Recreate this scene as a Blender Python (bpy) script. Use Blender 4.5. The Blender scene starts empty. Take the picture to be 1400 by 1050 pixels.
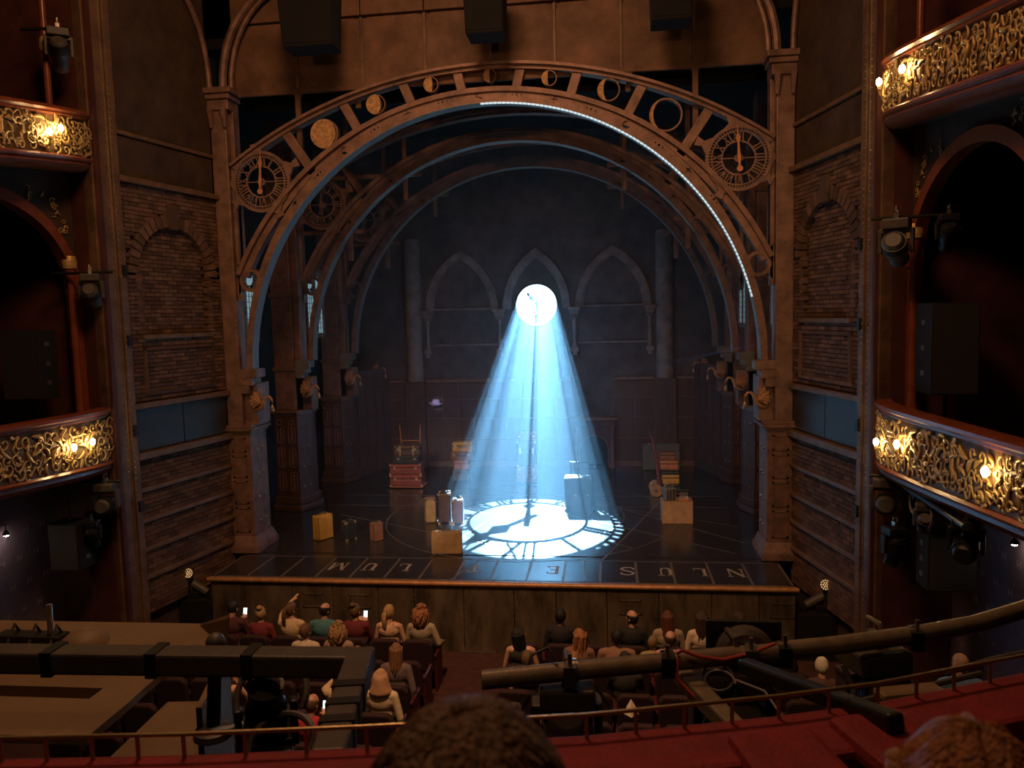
import bpy, bmesh, math, random
from mathutils import Vector, Matrix, Euler
random.seed(7)
PI = math.pi
SC = bpy.context.scene
COL = SC.collection

# ------------------------------------------------------------------ camera
cam_data = bpy.data.cameras.new('camera')
cam = bpy.data.objects.new('camera', cam_data)
COL.objects.link(cam)
cam_data.sensor_fit = 'HORIZONTAL'
cam_data.sensor_width = 36.0
cam_data.lens = 1043.0 / 1400.0 * 36.0
cam_data.clip_start = 0.05
cam_data.clip_end = 200
_yaw, _pitch, _roll = 0.1268, -0.0898, -0.0257
_f0 = Vector((-math.sin(_yaw), math.cos(_yaw), 0)); _r0 = Vector((math.cos(_yaw), math.sin(_yaw), 0)); _u0 = Vector((0, 0, 1))
_f = _f0 * math.cos(_pitch) + _u0 * math.sin(_pitch)
_u = _u0 * math.cos(_pitch) - _f0 * math.sin(_pitch)
_r = _r0 * math.cos(_roll) + _u * math.sin(_roll)
_u = _u * math.cos(_roll) - _r0 * math.sin(_roll)
cam.matrix_world = Matrix(((_r.x, _u.x, -_f.x, 2.187), (_r.y, _u.y, -_f.y, -14.7), (_r.z, _u.z, -_f.z, 4.76), (0, 0, 0, 1)))
cam_data.dof.use_dof = True
cam_data.dof.focus_distance = 17.0
cam_data.dof.aperture_fstop = 5.6
SC.camera = cam

# ------------------------------------------------------------------ view, world
SC.view_settings.view_transform = 'Standard'
SC.view_settings.look = 'None'
SC.view_settings.gamma = 1.0
SC.view_settings.use_curve_mapping = False
SC.view_settings.exposure = 0.0
SC.cycles.use_denoising = True
SC.cycles.max_bounces = 6
SC.cycles.diffuse_bounces = 3
SC.cycles.glossy_bounces = 3
SC.cycles.volume_bounces = 1
SC.cycles.transparent_max_bounces = 8
SC.cycles.sample_clamp_indirect = 4.0
world = bpy.data.worlds.new('theatre_air')
SC.world = world
world.use_nodes = True
world.node_tree.nodes['Background'].inputs[0].default_value = (0, 0, 0, 1)
world.node_tree.nodes['Background'].inputs[1].default_value = 0.0

# ------------------------------------------------------------------ lamps of the house and the stage, and added fills
def lamp(name, kind, loc, target, power, color, size=0.1, angle=40, blend=0.4):
    d = bpy.data.lights.new(name, kind)
    d.energy = power
    d.color = color
    if kind == 'AREA':
        d.shape = 'DISK'; d.size = size
    else:
        d.shadow_soft_size = size
    if kind == 'SPOT':
        d.spot_size = math.radians(angle); d.spot_blend = blend
    o = bpy.data.objects.new(name, d)
    COL.objects.link(o)
    o.location = loc
    if target is not None:
        o.rotation_euler = (Vector(target) - Vector(loc)).to_track_quat('-Z', 'Y').to_euler()
    return o
WARM = (1.0, 0.50, 0.24)
# profile lamp standing behind the clock of the back wall, shining down through it
BEAM_POS = (-0.107, 11.575, 7.23)
lamp('clock_profile_lamp', 'SPOT', BEAM_POS, (0.25, 3.0, 0.0), 420000, (0.33, 0.69, 1.0), 0.010, 26, 0.05)
# front-of-house lamps on the balcony fronts and in the ceiling, plus two added fills
lamp('balcony_front_lamp_left_offscreen', 'SPOT', (-4.5, -13.0, 8.2), (-1.0, 0, 5.6), 560, WARM, 0.25, 58, 1.0)
lamp('balcony_front_lamp_right_offscreen', 'SPOT', (4.5, -13.0, 8.2), (1.0, 0, 5.6), 560, WARM, 0.25, 58, 1.0)
lamp('balcony_profile_lamp_left_offscreen', 'SPOT', (-2.0, -13.5, 7.0), (-2.5, 4.0, 0.3), 3200, (1.0, 0.74, 0.50), 0.12, 16, 0.7)
lamp('balcony_profile_lamp_right_offscreen', 'SPOT', (3.5, -13.5, 7.0), (3.6, 3.6, 0.4), 1500, (1.0, 0.70, 0.46), 0.12, 10, 0.7)
lamp('ceiling_house_lamp_offscreen', 'SPOT', (0.0, -8.5, 11.5), (0.0, -3.4, -0.6), 2900, WARM, 0.5, 62, 1.0)
lamp('house_fill_offscreen', 'AREA', (0.0, -8.5, 13.0), (0.0, -3.0, 3.0), 430, WARM, 3.0)  # added soft fill for walls, boxes and foreground, not a known fixture
lamp('circle_fill_offscreen', 'SPOT', (1.2, -13.6, 8.0), (0.9, -11.2, 3.0), 90, WARM, 0.3, 80, 1.0)  # unseen fill spot added to brighten the light box and pipe
lamp('balcony_pin_lamp_offscreen', 'SPOT', (-3.6, -12.5, 8.8), (-3.22, 8.66, 2.08), 5000, (0.72, 0.66, 1.0), 0.02, 1.3, 0.5)
lamp('side_moving_lamp', 'SPOT', (6.0, 2.7, 4.10), (3.0, 2.7, 3.50), 9000, (0.42, 0.42, 1.0), 0.02, 2.6, 0.7)

# ------------------------------------------------------------------ materials
MATS = {}
def M(name, col, rough=0.6, metal=0.0, var=0.25, scale=5.0, bump=0.15, bscale=None, emit=None, estr=0.0, stretch=None, island=0.0, spec=None, col2=None):
    if name in MATS: return MATS[name]
    m = bpy.data.materials.new(name); m.use_nodes = True
    nt = m.node_tree; N = nt.nodes; L = nt.links
    b = N['Principled BSDF']
    b.inputs['Roughness'].default_value = rough; b.inputs['Metallic'].default_value = metal
    if spec is not None: b.inputs['Specular IOR Level'].default_value = spec
    tc = N.new('ShaderNodeTexCoord'); src = tc.outputs['Object']
    if stretch:
        mp = N.new('ShaderNodeMapping'); mp.inputs['Scale'].default_value = stretch; L.new(src, mp.inputs['Vector']); src = mp.outputs['Vector']
    no = N.new('ShaderNodeTexNoise'); no.inputs['Scale'].default_value = scale; no.inputs['Detail'].default_value = 5; no.inputs['Roughness'].default_value = 0.65
    L.new(src, no.inputs['Vector'])
    rp = N.new('ShaderNodeValToRGB')
    a = tuple(max(0, c * (1 - var)) for c in col) + (1,)
    z = tuple(min(1, c * (1 + var)) for c in (col2 or col)) + (1,)
    rp.color_ramp.elements[0].color = a; rp.color_ramp.elements[0].position = 0.32
    rp.color_ramp.elements[1].color = z; rp.color_ramp.elements[1].position = 0.68
    L.new(no.outputs['Fac'], rp.inputs['Fac'])
    out = rp.outputs['Color']
    if island > 0:
        ge = N.new('ShaderNodeNewGeometry'); oi = N.new('ShaderNodeObjectInfo')
        ad = N.new('ShaderNodeMath'); ad.operation = 'ADD'; L.new(ge.outputs['Random Per Island'], ad.inputs[0]); L.new(oi.outputs['Random'], ad.inputs[1])
        fr = N.new('ShaderNodeMath'); fr.operation = 'FRACT'; L.new(ad.outputs[0], fr.inputs[0])
        mr = N.new('ShaderNodeMapRange'); mr.inputs['To Min'].default_value = 1 - island; mr.inputs['To Max'].default_value = 1 + island
        L.new(fr.outputs[0], mr.inputs['Value'])
        vm = N.new('ShaderNodeVectorMath'); vm.operation = 'SCALE'; L.new(out, vm.inputs[0]); L.new(mr.outputs[0], vm.inputs['Scale']); out = vm.outputs[0]
    L.new(out, b.inputs['Base Color'])
    if bump > 0:
        n2 = N.new('ShaderNodeTexNoise'); n2.inputs['Scale'].default_value = bscale or scale * 6; n2.inputs['Detail'].default_value = 3
        L.new(src, n2.inputs['Vector'])
        bp = N.new('ShaderNodeBump'); bp.inputs['Strength'].default_value = bump; bp.inputs['Distance'].default_value = 0.02
        L.new(n2.outputs['Fac'], bp.inputs['Height']); L.new(bp.outputs['Normal'], b.inputs['Normal'])
    if emit:
        b.inputs['Emission Color'].default_value = tuple(emit) + (1,); b.inputs['Emission Strength'].default_value = estr
    MATS[name] = m
    return m

IRON = M('aged_bronze_iron', (0.24, 0.138, 0.108), 0.5, 0.25, 0.4, 3.5, 0.2)
IRON_D = M('dark_bronze_iron', (0.17, 0.10, 0.06), 0.55, 0.2, 0.4, 3.0, 0.2)
IRON_S = IRON
EDGE_STEEL = M('pale_steel_edge', (0.20, 0.19, 0.18), 0.45, 0.3, 0.2, 20, 0.1)
SHEET = M('rusted_sheet', (0.165, 0.085, 0.05), 0.65, 0.1, 0.45, 1.6, 0.15, 12)
BRICK = M('dark_brick', (0.135, 0.072, 0.045), 0.85, 0, 0.35, 5, 0.5, 40, island=0.45)
MORTAR = M('mortar', (0.055, 0.035, 0.025), 0.95, 0, 0.3, 8, 0.4)
PANEL_G = M('slate_metal_panel', (0.055, 0.052, 0.05), 0.45, 0.3, 0.2, 2, 0.1)
WOODTRIM = M('brown_trim', (0.17, 0.095, 0.05), 0.55, 0, 0.3, 4, 0.2)
DARKWALL = M('dark_plaster', (0.06, 0.036, 0.022), 0.85, 0, 0.4, 2, 0.3)
BLACK = M('black_masking', (0.008, 0.008, 0.009), 0.95, 0, 0.2, 4, 0.05)
BLACKM = M('black_metal', (0.018, 0.017, 0.017), 0.45, 0.2, 0.2, 8, 0.1)
GREYM = M('grey_fixture_paint', (0.085, 0.072, 0.062), 0.5, 0.1, 0.2, 8, 0.1)
PIPE = M('pipe_grey_paint', (0.20, 0.155, 0.105), 0.4, 0.1, 0.25, 12, 0.1)
BOARD = M('tan_hardboard', (0.21, 0.135, 0.075), 0.6, 0, 0.15, 3, 0.08)
STEEL = M('worn_steel', (0.42, 0.38, 0.33), 0.3, 0.9, 0.2, 10, 0.1)
GOLD = M('gilded_plaster', (0.62, 0.42, 0.17), 0.38, 0.35, 0.35, 12, 0.25)
GOLD_D = M('dark_gilt_ground', (0.17, 0.10, 0.042), 0.6, 0.15, 0.35, 10, 0.25)
REDWOOD = M('polished_red_wood', (0.24, 0.062, 0.028), 0.28, 0, 0.25, 4, 0.1)
STAGEWOOD = M('stage_boards_black', (0.030, 0.027, 0.027), 0.19, 0, 0.35, 2.2, 0.12, 30, stretch=(1, 0.25, 1))
STAGETILE = M('stage_tile_black', (0.026, 0.023, 0.023), 0.22, 0, 0.35, 3, 0.1, 30)
INLAY = M('grey_inlay', (0.10, 0.09, 0.08), 0.4, 0, 0.3, 8, 0.1)
LETTER = M('pale_painted_letter', (0.30, 0.28, 0.24), 0.5, 0, 0.35, 18, 0.1)
APRON = M('apron_oxidised_metal', (0.10, 0.075, 0.05), 0.5, 0.2, 0.6, 2.2, 0.15, 12, stretch=(1.6, 1.6, 0.5))
EDGEGOLD = M('apron_copper_edge', (0.40, 0.20, 0.085), 0.45, 0.3, 0.3, 8, 0.2)
STONE = M('back_stone', (0.085, 0.07, 0.068), 0.8, 0, 0.45, 1.8, 0.4, 14)
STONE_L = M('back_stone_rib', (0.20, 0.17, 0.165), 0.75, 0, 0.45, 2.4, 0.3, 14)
WOODP = M('dark_oak_panel', (0.085, 0.043, 0.032), 0.5, 0, 0.3, 5, 0.15, stretch=(1, 1, 0.3))
WOODP_L = M('oak_panel_edge', (0.17, 0.10, 0.075), 0.45, 0, 0.3, 6, 0.1)
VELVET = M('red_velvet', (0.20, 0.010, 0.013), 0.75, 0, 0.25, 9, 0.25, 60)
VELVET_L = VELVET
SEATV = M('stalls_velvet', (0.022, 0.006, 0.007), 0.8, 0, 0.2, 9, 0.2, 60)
SEATW = M('stalls_seat_wood', (0.07, 0.012, 0.014), 0.4, 0, 0.2, 6, 0.1)
CARPET = M('stalls_carpet', (0.055, 0.018, 0.014), 0.95, 0, 0.3, 6, 0.4, 90)
PURPLE = M('lilac_wallpaper', (0.17, 0.125, 0.185), 0.8, 0, 0.12, 3, 0.05)
MOTIF = M('wallpaper_motif', (0.36, 0.30, 0.34), 0.8, 0, 0.1, 5, 0)
BULB = M('lit_bulb', (1, 0.8, 0.5), 0.3, 0, 0, 1, 0, emit=(1.0, 0.68, 0.30), estr=110)
CABLE_R = M('red_cable', (0.42, 0.06, 0.04), 0.45, 0, 0.1, 5, 0)
CABLE_G = M('grey_cable', (0.30, 0.29, 0.28), 0.45, 0, 0.1, 5, 0)
CABLE_B = M('black_cable', (0.015, 0.014, 0.014), 0.5, 0, 0.1, 5, 0)
LED = M('led_segment', (0.7, 0.8, 0.85), 0.3, 0, 0, 1, 0, emit=(0.62, 0.85, 0.95), estr=0.75)
LEADGLASS = M('backlit_leaded_glass', (0.3, 0.4, 0.42), 0.2, 0, 0.4, 25, 0.2, emit=(0.42, 0.66, 0.75), estr=0.34)
LENS = M('lamp_lens', (0.06, 0.06, 0.07), 0.08, 0, 0, 1, 0)

# ------------------------------------------------------------------ mesh helpers
class MB:
    """collects polygons; build() links them as one mesh object"""
    def __init__(s): s.v = []; s.f = []
    def add(s, vs, fs, T=None):
        o = len(s.v)
        s.v += [tuple(T @ Vector(p)) for p in vs] if T is not None else [tuple(p) for p in vs]
        s.f += [tuple(i + o for i in f) for f in fs]
        return s
    def box(s, x0, x1, y0, y1, z0, z1, T=None):
        return s.add([(x0,y0,z0),(x1,y0,z0),(x1,y1,z0),(x0,y1,z0),(x0,y0,z1),(x1,y0,z1),(x1,y1,z1),(x0,y1,z1)],
                     [(0,3,2,1),(4,5,6,7),(0,1,5,4),(1,2,6,5),(2,3,7,6),(3,0,4,7)], T)
    def cbox(s, c, d, T=None):
        return s.box(c[0]-d[0]/2, c[0]+d[0]/2, c[1]-d[1]/2, c[1]+d[1]/2, c[2]-d[2]/2, c[2]+d[2]/2, T)
    def frustum(s, x0,x1,y0,y1,z0, X0,X1,Y0,Y1,z1, T=None):
        return s.add([(x0,y0,z0),(x1,y0,z0),(x1,y1,z0),(x0,y1,z0),(X0,Y0,z1),(X1,Y0,z1),(X1,Y1,z1),(X0,Y1,z1)],
                     [(0,3,2,1),(4,5,6,7),(0,1,5,4),(1,2,6,5),(2,3,7,6),(3,0,4,7)], T)
    def prism(s, pts, h0, h1, axis='y', T=None):
        """polygon in the two other axes, extruded along axis"""
        n = len(pts)
        def P(p, h): return (p[0], h, p[1]) if axis == 'y' else ((p[0], p[1], h) if axis == 'z' else (h, p[0], p[1]))
        vs = [P(p, h0) for p in pts] + [P(p, h1) for p in pts]
        fs = [tuple(range(n)), tuple(range(2*n-1, n-1, -1))] + [(i, (i+1) % n, n+(i+1) % n, n+i) for i in range(n)]
        return s.add(vs, fs, T)
    def band(s, A, B, y0, y1, T=None, closed=False):
        """solid strip between two polylines (x,z), from depth y0 to y1"""
        n = len(A); vs = []
        for i in range(n):
            vs += [(A[i][0], y0, A[i][1]), (B[i][0], y0, B[i][1]), (B[i][0], y1, B[i][1]), (A[i][0], y1, A[i][1])]
        fs = []
        m = n if closed else n - 1
        for i in range(m):
            a, b = 4*i, 4*((i+1) % n)
            for k in range(4): fs.append((a+k, a+(k+1) % 4, b+(k+1) % 4, b+k))
        if not closed: fs += [(0,1,2,3), (4*n-1, 4*n-2, 4*n-3, 4*n-4)]
        return s.add(vs, fs, T)
    def ring(s, cx, cz, r0, r1, y0, y1, n=40, T=None):
        A = [(cx+r0*math.cos(2*PI*i/n), cz+r0*math.sin(2*PI*i/n)) for i in range(n)]
        B = [(cx+r1*math.cos(2*PI*i/n), cz+r1*math.sin(2*PI*i/n)) for i in range(n)]
        return s.band(A, B, y0, y1, T, True)
    def disc(s, cx, cz, r, y0, y1, n=32, T=None):
        return s.prism([(cx+r*math.cos(2*PI*i/n), cz+r*math.sin(2*PI*i/n)) for i in range(n)], y0, y1, 'y', T)
    def tube(s, path, r, n=8, T=None, closed=False, flat=1.0):
        P = [Vector(p) for p in path]; m = len(P)
        R = [r]*m if not hasattr(r, '__len__') else r
        vs = []; up = None
        for i in range(m):
            t = (P[(i+1) % m] - P[i-1]) if closed else (P[min(i+1, m-1)] - P[max(i-1, 0)])
            t = t.normalized() if t.length > 1e-9 else Vector((0,0,1))
            if up is None:
                up = Vector((0,0,1)) if abs(t.z) < 0.9 else Vector((0,1,0))
            a = t.cross(up)
            if a.length < 1e-6: a = t.cross(Vector((1,0,0)))
            a.normalize(); b = a.cross(t).normalized(); up = b
            for k in range(n):
                c, q = math.cos(2*PI*k/n), math.sin(2*PI*k/n)
                vs.append(P[i] + (a*c + b*q*flat)*R[i])
        fs = []
        for i in range(m if closed else m-1):
            a, b = i*n, ((i+1) % m)*n
            for k in range(n): fs.append((a+k, a+(k+1) % n, b+(k+1) % n, b+k))
        if not closed: fs += [tuple(range(n-1, -1, -1)), tuple(range((m-1)*n, m*n))]
        return s.add(vs, fs, T)
    def lathe(s, prof, n=16, T=None):
        vs = []; m = len(prof)
        for r, z in prof:
            for k in range(n): vs.append((max(r, 1e-4)*math.cos(2*PI*k/n), max(r, 1e-4)*math.sin(2*PI*k/n), z))
        fs = [(i*n+k, i*n+(k+1) % n, (i+1)*n+(k+1) % n, (i+1)*n+k) for i in range(m-1) for k in range(n)]
        fs += [tuple(range(n-1, -1, -1)), tuple(range((m-1)*n, m*n))]
        return s.add(vs, fs, T)
    def ball(s, c, r, n=12, m=8, T=None):
        if not hasattr(r, '__len__'): r = (r, r, r)
        vs = [(c[0], c[1], c[2]-r[2])]
        for i in range(1, m):
            a = -PI/2 + PI*i/m
            for k in range(n): vs.append((c[0]+r[0]*math.cos(a)*math.cos(2*PI*k/n), c[1]+r[1]*math.cos(a)*math.sin(2*PI*k/n), c[2]+r[2]*math.sin(a)))
        vs.append((c[0], c[1], c[2]+r[2])); e = len(vs)-1
        fs = [(0, 1+(k+1) % n, 1+k) for k in range(n)]
        for i in range(m-2):
            for k in range(n): fs.append((1+i*n+k, 1+i*n+(k+1) % n, 1+(i+1)*n+(k+1) % n, 1+(i+1)*n+k))
        fs += [(e, 1+(m-2)*n+k, 1+(m-2)*n+(k+1) % n) for k in range(n)]
        return s.add(vs, fs, T)
    def capsule(s, p0, p1, r0, r1, n=10, T=None):
        p0, p1 = Vector(p0), Vector(p1); d = p1-p0; L = max(d.length, 1e-5); t = d/L
        path = []; R = []
        for a in (-90, -60, -30, 0): path.append(p0 + t*r0*math.sin(math.radians(a))); R.append(max(r0*math.cos(math.radians(a)), 1e-3))
        for a in (0, 30, 60, 90): path.append(p1 + t*r1*math.sin(math.radians(a))); R.append(max(r1*math.cos(math.radians(a)), 1e-3))
        return s.tube(path, R, n, T)
    def mesh(s, name):
        me = bpy.data.meshes.new(name); me.from_pydata(s.v, [], s.f); me.validate(); me.update()
        bm = bmesh.new(); bm.from_mesh(me); bmesh.ops.recalc_face_normals(bm, faces=bm.faces); bm.to_mesh(me); bm.free()
        return me
    def build(s, name, mat, parent=None, loc=None, rot=None, smooth=False, bevel=0.0, kind=None):
        return link(name, s.mesh(name), mat, parent, loc, rot, smooth, bevel, kind)

def link(name, me, mat, parent=None, loc=None, rot=None, smooth=False, bevel=0.0, kind=None):
    o = bpy.data.objects.new(name, me); COL.objects.link(o)
    if mat is not None and len(me.materials) == 0: me.materials.append(mat)
    if parent is not None: o.parent = parent
    if loc is not None: o.location = loc
    if rot is not None: o.rotation_euler = rot
    if smooth:
        me.polygons.foreach_set('use_smooth', [True]*len(me.polygons))
        if smooth != 'all':
            try: me.set_sharp_from_angle(angle=math.radians(40))
            except Exception: pass
    if bevel > 0:
        b = o.modifiers.new('bevel', 'BEVEL'); b.width = bevel; b.segments = 2; b.limit_method = 'ANGLE'
    if kind: o['kind'] = kind
    return o
def copyof(o, parent=None, loc=None, rot=None, scale=None):
    c = o.copy(); COL.objects.link(c)
    c.parent = parent if parent is not None else o.parent
    if loc is not None: c.location = loc
    if rot is not None: c.rotation_euler = rot
    if scale is not None: c.scale = scale
    return c
def copytree(o, loc=None, rot=None, parent=None, label=None, group=None):
    c = o.copy(); COL.objects.link(c); c.parent = parent
    if loc is not None: c.location = loc
    if rot is not None: c.rotation_euler = rot
    if label: c['label'] = label
    if group: c['group'] = group
    for ch in list(o.children): copytree(ch, parent=c)
    return c
def tag(o, label, cat, group=None):
    o['label'] = label; o['category'] = cat
    if group: o['group'] = group
    return o
def thing(name, label, cat, loc=(0,0,0), rotz=0.0, group=None):
    o = bpy.data.objects.new(name, None); COL.objects.link(o)
    o.empty_display_size = 0.1; o.location = loc; o.rotation_euler = (0, 0, rotz)
    return tag(o, label, cat, group)
def struct(o, label=None):
    o['kind'] = 'structure'
    if label: o['label'] = label
    return o
def sroot(name, label=None, loc=(0,0,0)):
    o = bpy.data.objects.new(name, None); COL.objects.link(o); o.location = loc
    return struct(o, label)
def arc(cx, cz, r, a0, a1, n):
    return [(cx+r*math.cos(a0+(a1-a0)*i/n), cz+r*math.sin(a0+(a1-a0)*i/n)) for i in range(n+1)]
# ================================================================== the setting
def S(o, label, cat='wall'):
    o['kind'] = 'structure'; o['label'] = label; o['category'] = cat
    return o
# ---- stage floor
b = MB(); b.box(-7.0, 7.0, 0.0, 13.6, -0.12, 0.0); b.box(-5.3, 5.3, -1.56, 0.0, -0.12, -0.012)
floor = S(b.build('floor', STAGEWOOD), 'dark glossy stage floor with inlaid lines behind the lettered edge', 'floor')
TW = 0.66
tile_me = MB().box(-0.305, 0.305, -0.56, 0.56, -0.012, 0.0).mesh('tile')
for k in range(16):
    link('tile', tile_me, STAGETILE, floor, (-4.95 + TW*k, -0.86, 0.0))
for k in range(17):
    MB().box(-5.28+TW*k-0.024, -5.28+TW*k+0.024, -1.42, -0.30, -0.012, -0.002).build('tile_joint', INLAY, floor)
def letter_strokes(ch):
    """serif capital as bars in a unit box, x 0..1, y 0..1"""
    I = lambda x, w=0.17: [((x-w/2, 0), (x+w/2, 1))]
    sf = lambda x, y, w=0.34: [((x-w/2, y-0.035), (x+w/2, y+0.035))]
    if ch == 'L': return I(0.3) + sf(0.3, 0.965) + [((0.2, 0), (0.85, 0.07)), ((0.79, 0), (0.85, 0.28))]
    if ch == 'T': return I(0.5) + sf(0.5, 0.035) + [((0.08, 0.93), (0.92, 1)), ((0.08, 0.72), (0.14, 1)), ((0.86, 0.72), (0.92, 1))]
    if ch == 'U': return [((0.16, 0.2), (0.34, 1)), ((0.70, 0.2), (0.78, 1)), ((0.22, 0.08), (0.40, 0.22)), ((0.34, 0.0), (0.66, 0.09)), ((0.62, 0.07), (0.76, 0.22))] + sf(0.25, 0.965) + sf(0.74, 0.965)
    if ch == 'E': return I(0.3) + [((0.2, 0), (0.82, 0.07)), ((0.2, 0.93), (0.82, 1)), ((0.3, 0.47), (0.66, 0.53)), ((0.76, 0), (0.82, 0.22)), ((0.76, 0.78), (0.82, 1))]
    return []
def letter(ch, x, y):
    w, h = 0.34, 0.42; mb = MB()
    def put(p, q): # turned to be read from upstage
        mb.box(x-(q[0]-0.5)*w, x-(p[0]-0.5)*w, y-(q[1]-0.5)*h, y-(p[1]-0.5)*h, 0.0, 0.003)
    def diag(p, q, t):
        p = ((0.5-p[0])*w+x, (0.5-p[1])*h+y); q = ((0.5-q[0])*w+x, (0.5-q[1])*h+y)
        d = Vector((q[0]-p[0], q[1]-p[1])).normalized(); n = (-d.y*t, d.x*t)
        mb.prism([(p[0]-n[0], p[1]-n[1]), (p[0]+n[0], p[1]+n[1]), (q[0]+n[0], q[1]+n[1]), (q[0]-n[0], q[1]-n[1])], 0.0, 0.0032, 'z')
    for p, q in letter_strokes(ch): put(p, q)
    if ch == 'M':
        put((0.08, 0), (0.14, 1)); put((0.80, 0), (0.96, 1)); diag((0.12, 1), (0.5, 0), 0.028); diag((0.5, 0), (0.86, 1), 0.012)
        put((0.0, 0), (0.24, 0.06)); put((0.74, 0), (1.0, 0.06)); put((0.0, 0.94), (0.2, 1)); put((0.82, 0.94), (1.0, 1))
    if ch == 'N':
        put((0.12, 0), (0.19, 1)); put((0.80, 0), (0.87, 1)); diag((0.14, 1), (0.84, 0), 0.028); put((0.02, 0), (0.3, 0.06)); put((0.0, 0.94), (0.2, 1)); put((0.7, 0.94), (0.98, 1))
    if ch == 'S':
        pts = [(0.86,0.74),(0.78,0.92),(0.55,1.0),(0.28,0.93),(0.18,0.76),(0.3,0.6),(0.52,0.5),(0.74,0.4),(0.84,0.24),(0.72,0.06),(0.46,0.0),(0.22,0.08),(0.14,0.28)]
        for a, c in zip(pts, pts[1:]): diag(a, c, 0.022)
    return mb.build('letter_' + ch.lower(), LETTER, floor)
for ch, x in (('M', -3.06), ('U', -2.43), ('L', -1.75), ('T', -0.38), ('E', 1.11), ('S', 2.48), ('U', 3.17), ('L', 3.80), ('N', 4.42)):
    o = letter(ch, x, -0.83); o.name = 'letter'
# inlaid lines of the floor
def inlay(mb): return mb.build('inlay_line', INLAY, floor)
def lineseg(p, q, t=0.018):
    d = Vector((q[0]-p[0], q[1]-p[1])).normalized(); n = (-d.y*t, d.x*t)
    return MB().prism([(p[0]-n[0], p[1]-n[1]), (p[0]+n[0], p[1]+n[1]), (q[0]+n[0], q[1]+n[1]), (q[0]-n[0], q[1]-n[1])], 0.0, 0.002, 'z')
for p, q in (((-5.2, -0.27), (5.2, -0.27)), ((-5.2, -1.46), (5.2, -1.46)), ((-5.0, 5.0), (5.0, 5.0)), ((-5.0, 3.9), (5.0, 3.9)),
             ((-4.4, 3.0), (0.2, 0.4)), ((4.6, 0.3), (0.6, 3.6)), ((-4.0, 5.6), (2.6, 0.6)), ((5.0, 2.2), (-1.6, 6.2)), ((2.0, 4.2), (4.9, 1.0)),
             ((-1.4, -0.27), (-0.6, 2.8)), ((2.0, -0.27), (3.4, 4.4)), ((-0.72, -1.46), (-0.35, -0.27)), ((1.74, -1.46), (1.68, -0.27))):
    inlay(lineseg(p, q))
for r in (2.2, 3.4):
    mb = MB(); n = 96
    A = [(0.3+(r-0.016)*math.cos(2*PI*i/n), 3.0+(r-0.016)*math.sin(2*PI*i/n)) for i in range(n)]
    B = [(0.3+(r+0.016)*math.cos(2*PI*i/n), 3.0+(r+0.016)*math.sin(2*PI*i/n)) for i in range(n)]
    for i in range(n):
        j = (i+1) % n
        mb.add([(A[i][0], A[i][1], 0.002), (A[j][0], A[j][1], 0.002), (B[j][0], B[j][1], 0.002), (B[i][0], B[i][1], 0.002)], [(0, 1, 2, 3)])
    mb.build('inlay_circle', INLAY, floor)

# ---- apron front of the stage
apron = S(MB().box(-5.32, 5.32, -1.53, -1.40, -1.45, -0.10).build('stage_apron', BLACKM), 'dark riveted metal front wall of the stage below the copper edge', 'wall')
xs = [-5.3, -4.7, -3.7, -2.92, -2.06, -1.39, -0.47, 0.45, 1.20, 2.10, 3.00, 3.90, 4.70, 5.3]
for a, c in zip(xs, xs[1:]):
    p = MB().box(a+0.006, c-0.006, -1.565, -1.52, -1.40, -0.075).build('panel', APRON, apron, bevel=0.004)
    rv = MB()
    for z in [-1.3 + 0.105*i for i in range(12)]:
        for x in (a+0.035, c-0.035): rv.ball((x, -1.566, z), 0.008, 6, 4)
    rv.build('rivet_row', STEEL, p, kind='stuff')
b = MB()
b.tube([(x, -1.575, -0.035) for x in (-5.35, -2, 0, 2, 5.35)], 0.045, 10)
b.box(-5.33, 5.33, -1.58, -1.50, -0.07, 0.002)
b.build('edge_moulding', EDGEGOLD, apron, smooth=True)
for x0, x1 in ((-2.63, -2.21), (-3.5, -3.1), (2.31, 2.70), (4.88, 5.28)):
    v = MB(); v.box(x0, x1, -1.578, -1.56, -0.53, -0.51); v.box(x0, x1, -1.578, -1.56, -0.29, -0.27); v.box(x0, x0+.02, -1.578, -1.56, -0.53, -0.27); v.box(x1-.02, x1, -1.578, -1.56, -0.53, -0.27)
    vo = v.build('vent_frame', APRON, apron)
    g = MB()
    for k in range(9):
        x = x0 + 0.02 + k*(x1-x0-0.04)/8
        for s in (-1, 1):
            g.tube([(min(max(x, x0), x1), -1.573, -0.52), (min(max(x+s*0.14, x0), x1), -1.573, -0.28)], 0.004, 4)
    g.build('mesh_grille', APRON, vo, kind='stuff')

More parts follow.
